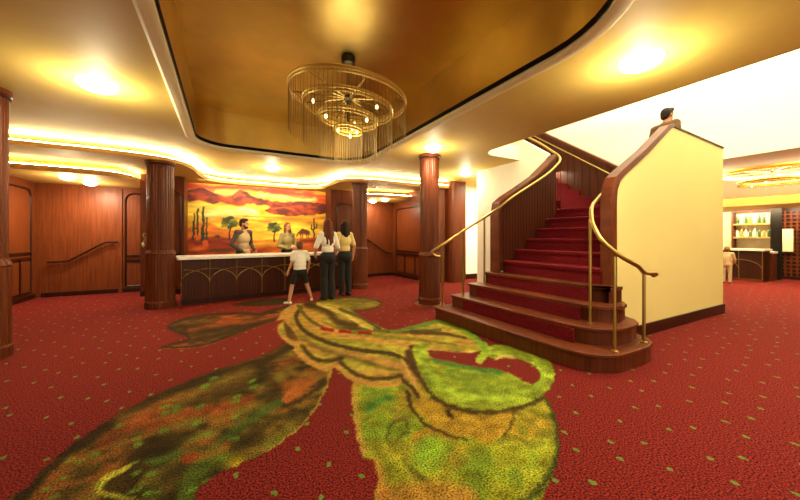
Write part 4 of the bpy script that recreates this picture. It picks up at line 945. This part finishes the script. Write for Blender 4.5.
    if beard:
        mb = MB(); mb.ell(H_(0, 0.045, -0.085), (0.056 * s, 0.05 * s, 0.042 * s), 14, 8, yq); mb.cap(H_(-0.062, 0.012, -0.03), 0.016 * s, H_(-0.045, 0.045, -0.085), 0.02 * s, 8); mb.cap(H_(0.062, 0.012, -0.03), 0.016 * s, H_(0.045, 0.045, -0.085), 0.02 * s, 8)
        skinned('beard', mb, M[mt], 0.008, p, 1)
    return p, V, H_

FACE_CAM = PI + 0.0   # local +y is the way a person faces; turning by pi faces the front of the room
# man behind the counter, looking to the right
person('bearded man behind the counter in a beige vest over dark sleeves, looking right', (0.40, 8.86, 0), PI + 0.72, 1.80,
       dict(elR=(0.30, -0.04, 1.14), wrR=(0.18, 0.16, 0.97), elL=(-0.29, -0.06, 1.14), wrL=(-0.20, 0.16, 0.99), yaw=0.45),
       ('hair_d', 'short'), [('sleeves', 'c_grey', 'sleeves', dict(sleeve=1.95)), ('vest', 'c_beige', 'vest', dict(g=0.016)), ('trousers', 'c_black', 'legs', dict(flare=0.02)), ('shoes', 'shoe', 'shoes', {})], skin='skin2', beard=True)
# woman behind the counter with a cup
pw, Vw, Hw = person('woman behind the counter in an olive top, holding a white cup', (1.46, 8.95, 0), PI + 0.35, 1.73,
       dict(elL=(-0.24, -0.02, 1.14), wrL=(-0.09, 0.20, 1.09), elR=(0.24, -0.02, 1.12), wrR=(0.09, 0.22, 1.06), hdR=(-0.6, 0.8, 0.1), hdL=(0.7, 0.7, 0.1), pnR=(-0.3, -0.2, 0.9), pnL=(0.3, -0.2, 0.9)),
       ('hair_b', 'loose'), [('knit_top', 'c_olive', 'top', dict(sleeve=1.9)), ('trousers', 'c_black', 'legs', {}), ('shoes', 'shoe', 'shoes', {})], male=False)
# child with feet apart
person('small child seen from behind in a white shirt and dark shorts, feet wide apart', (1.35, 6.76, 0), 0.30, 1.26,
       dict(hipL=(-0.10, 0, 0.90), hipR=(0.10, 0, 0.90), kneeL=(-0.22, 0.04, 0.50), kneeR=(0.24, 0.04, 0.50), ankL=(-0.34, -0.02, 0.085), ankR=(0.36, -0.02, 0.085), toeL=(-0.5, 0.8, 0), toeR=(0.5, 0.8, 0), elL=(-0.27, -0.02, 1.14), elR=(0.29, -0.02, 1.14), wrL=(-0.32, 0.06, 0.92), wrR=(0.30, 0.08, 0.92), head=(0, 0.035, 1.60), headk=1.2),
       ('hair_b', 'short'), [('t_shirt', 'c_white', 'top', dict(sleeve=0.6, g=0.024, hem=True)), ('shorts', 'c_black', 'legs', dict(upto=0.75, g=0.022)), ('shoes', 'c_white', 'shoes', {})], male=True)
# two women at the counter, seen from behind
person('woman from behind with long auburn hair, white top and flared black trousers', (1.94, 6.80, 0), 0.22, 1.73,
       dict(elL=(-0.27, 0.0, 1.16), wrL=(-0.22, 0.14, 1.00), elR=(0.25, 0.0, 1.14), wrR=(0.24, 0.10, 0.95), ankL=(-0.085, -0.01, 0.085), ankR=(0.09, -0.03, 0.085), kneeL=(-0.085, 0.01, 0.5), kneeR=(0.085, 0.01, 0.5)),
       ('hair_r', 'long'), [('blouse', 'c_white', 'top', dict(sleeve=1.0, g=0.018)), ('trousers', 'c_black', 'legs', dict(flare=0.03, g=0.014)), ('shoes', 'shoe', 'shoes', {})], male=False)
person('woman from behind with dark shoulder-length hair, pale yellow top and black trousers', (2.42, 7.10, 0), 0.15, 1.73,
       dict(elL=(-0.24, 0.0, 1.16), wrL=(-0.22, 0.10, 0.96), elR=(0.25, -0.01, 1.15), wrR=(0.26, 0.05, 0.94), ankL=(-0.06, 0.03, 0.085), ankR=(0.10, -0.03, 0.085), kneeL=(-0.075, 0.02, 0.5), kneeR=(0.09, 0.01, 0.5)),
       ('hair_d', 'bob'), [('blouse', 'c_yellow', 'top', dict(sleeve=0.8, g=0.014)), ('trousers', 'c_black', 'legs', dict(g=0.014, flare=0.012)), ('shoes', 'shoe', 'shoes', {})], male=False)
# person on the landing
person('person on the staircase landing, head and shoulders above the cream wall, looking right', (6.98, 2.78, RISE * 10 + 0.012), -PI / 2 - 0.35, 1.80,
       dict(head=(0, 0.05, 1.62), neck=(0, 0.005, 1.46)),
       ('hair_d', 'quiff'), [('jacket', 'c_brown', 'top', dict(sleeve=1.95, g=0.02, hem=True)), ('trousers', 'c_black', 'legs', {}), ('shoes', 'shoe', 'shoes', {})], skin='skin2')
# child at the bar
person('child in beige clothes standing before the bar counter, seen from behind', (12.86, 3.62, 0), -PI / 2 + 0.1, 1.06,
       dict(elR=(0.24, 0.06, 1.16), wrR=(0.20, 0.22, 1.0), headk=1.3, head=(0, 0.03, 1.60)),
       ('hair_b', 'short'), [('jacket', 'c_beige', 'top', dict(sleeve=1.9, g=0.03, hem=True)), ('trousers', 'c_beige', 'legs', dict(g=0.016)), ('shoes', 'shoe', 'shoes', {})])
# the cup
hp = pw.matrix_basis @ (Vector((0.0, 0.285, 1.10)) * 1.73 / 1.75)
cup = empty('cup', (hp.x, hp.y, hp.z - 0.045), 0, 'white cup held by the woman behind the counter', 'cup')
b = MB(); b.lathe([(0.026, 0), (0.038, 0.02), (0.042, 0.09), (0.037, 0.09), (0.033, 0.02), (0.01, 0.012)], (0, 0, 0), 20); b.build('bowl', M['marble'], cup, smooth=True)
b = MB(); b.tube([(0.038 + 0.022 * math.sin(PI * q / 8), 0, 0.02 + 0.055 * q / 8) for q in range(9)], 0.006, 6); b.build('handle', M['marble'], cup, smooth=True)
# ------------------------------------------------------------------ light and camera
def area(name, loc, rot, sx, sy, e, col=(1.0, 0.86, 0.56)):
    l = bpy.data.lights.new(name, 'AREA'); l.shape = 'RECTANGLE'; l.size = sx; l.size_y = sy; l.energy = e; l.color = col
    o = bpy.data.objects.new(name, l); COL.objects.link(o); o.location = loc; o.rotation_euler = rot; return o
area('stairwell_light', (7.0, 1.6, 4.3), (PI, 0, 0), 3.0, 5, 800, (1.0, 0.92, 0.70))
area('bar_light', (12.3, 2.5, 2.75), (PI, 0, 0), 1.6, 5, 900, (1.0, 0.86, 0.56))
area('bar_shelf_light', (15.2, 3.7, 2.26), (0, R(-20), 0), 0.3, 3, 220, (1.0, 0.85, 0.52))
area('lobby_light', (1.0, -1.2, 2.95), (0, 0, 0), 4, 3, 120)
area('rear_fill_light', (1.0, -4.6, 1.2), (R(90 + 25), 0, 0), 6, 1.6, 130, (1.0, 0.88, 0.58))  # unseen fill added behind the camera, tilted up to brighten the ceiling
area('hall_light', (7.4, 6.2, 2.95), (0, 0, 0), 1.5, 2.5, 260, (1.0, 0.88, 0.58))
area('chandelier_light', (1.36, 3.84, 3.05), (PI, 0, 0), 0.5, 0.5, 3)
l = bpy.data.lights.new('chandelier_glow', 'POINT'); l.energy = 25; l.shadow_soft_size = 0.25; l.color = (1.0, 0.85, 0.5)
o = bpy.data.objects.new('chandelier_glow', l); COL.objects.link(o); o.location = (1.36, 3.84, 2.55)
area('painting_wash_light', (1.0, 9.35, 2.76), (R(62), 0, 0), 3.2, 0.12, 32, (1.0, 0.9, 0.62))
W = bpy.data.worlds.new('World'); S.world = W; W.use_nodes = True
W.node_tree.nodes['Background'].inputs['Color'].default_value = (0.9, 0.6, 0.3, 1); W.node_tree.nodes['Background'].inputs['Strength'].default_value = 0.15
cam = bpy.data.cameras.new('camera'); co = bpy.data.objects.new('camera', cam); COL.objects.link(co)
co.location = (0, 0, EYE); co.rotation_euler = (PI / 2, 0, -math.atan2(SA, CA)); cam.sensor_width = 36; cam.lens = 36 * F / 800; cam.shift_y = -13 / 800
cam.clip_start = 0.02; S.camera = co
S.view_settings.view_transform = 'Standard'; S.view_settings.look = 'None'; S.view_settings.gamma = 1; S.view_settings.exposure = 0.0
S.cycles.use_denoising = True; S.cycles.max_bounces = 8; S.cycles.diffuse_bounces = 5; S.cycles.sample_clamp_indirect = 6
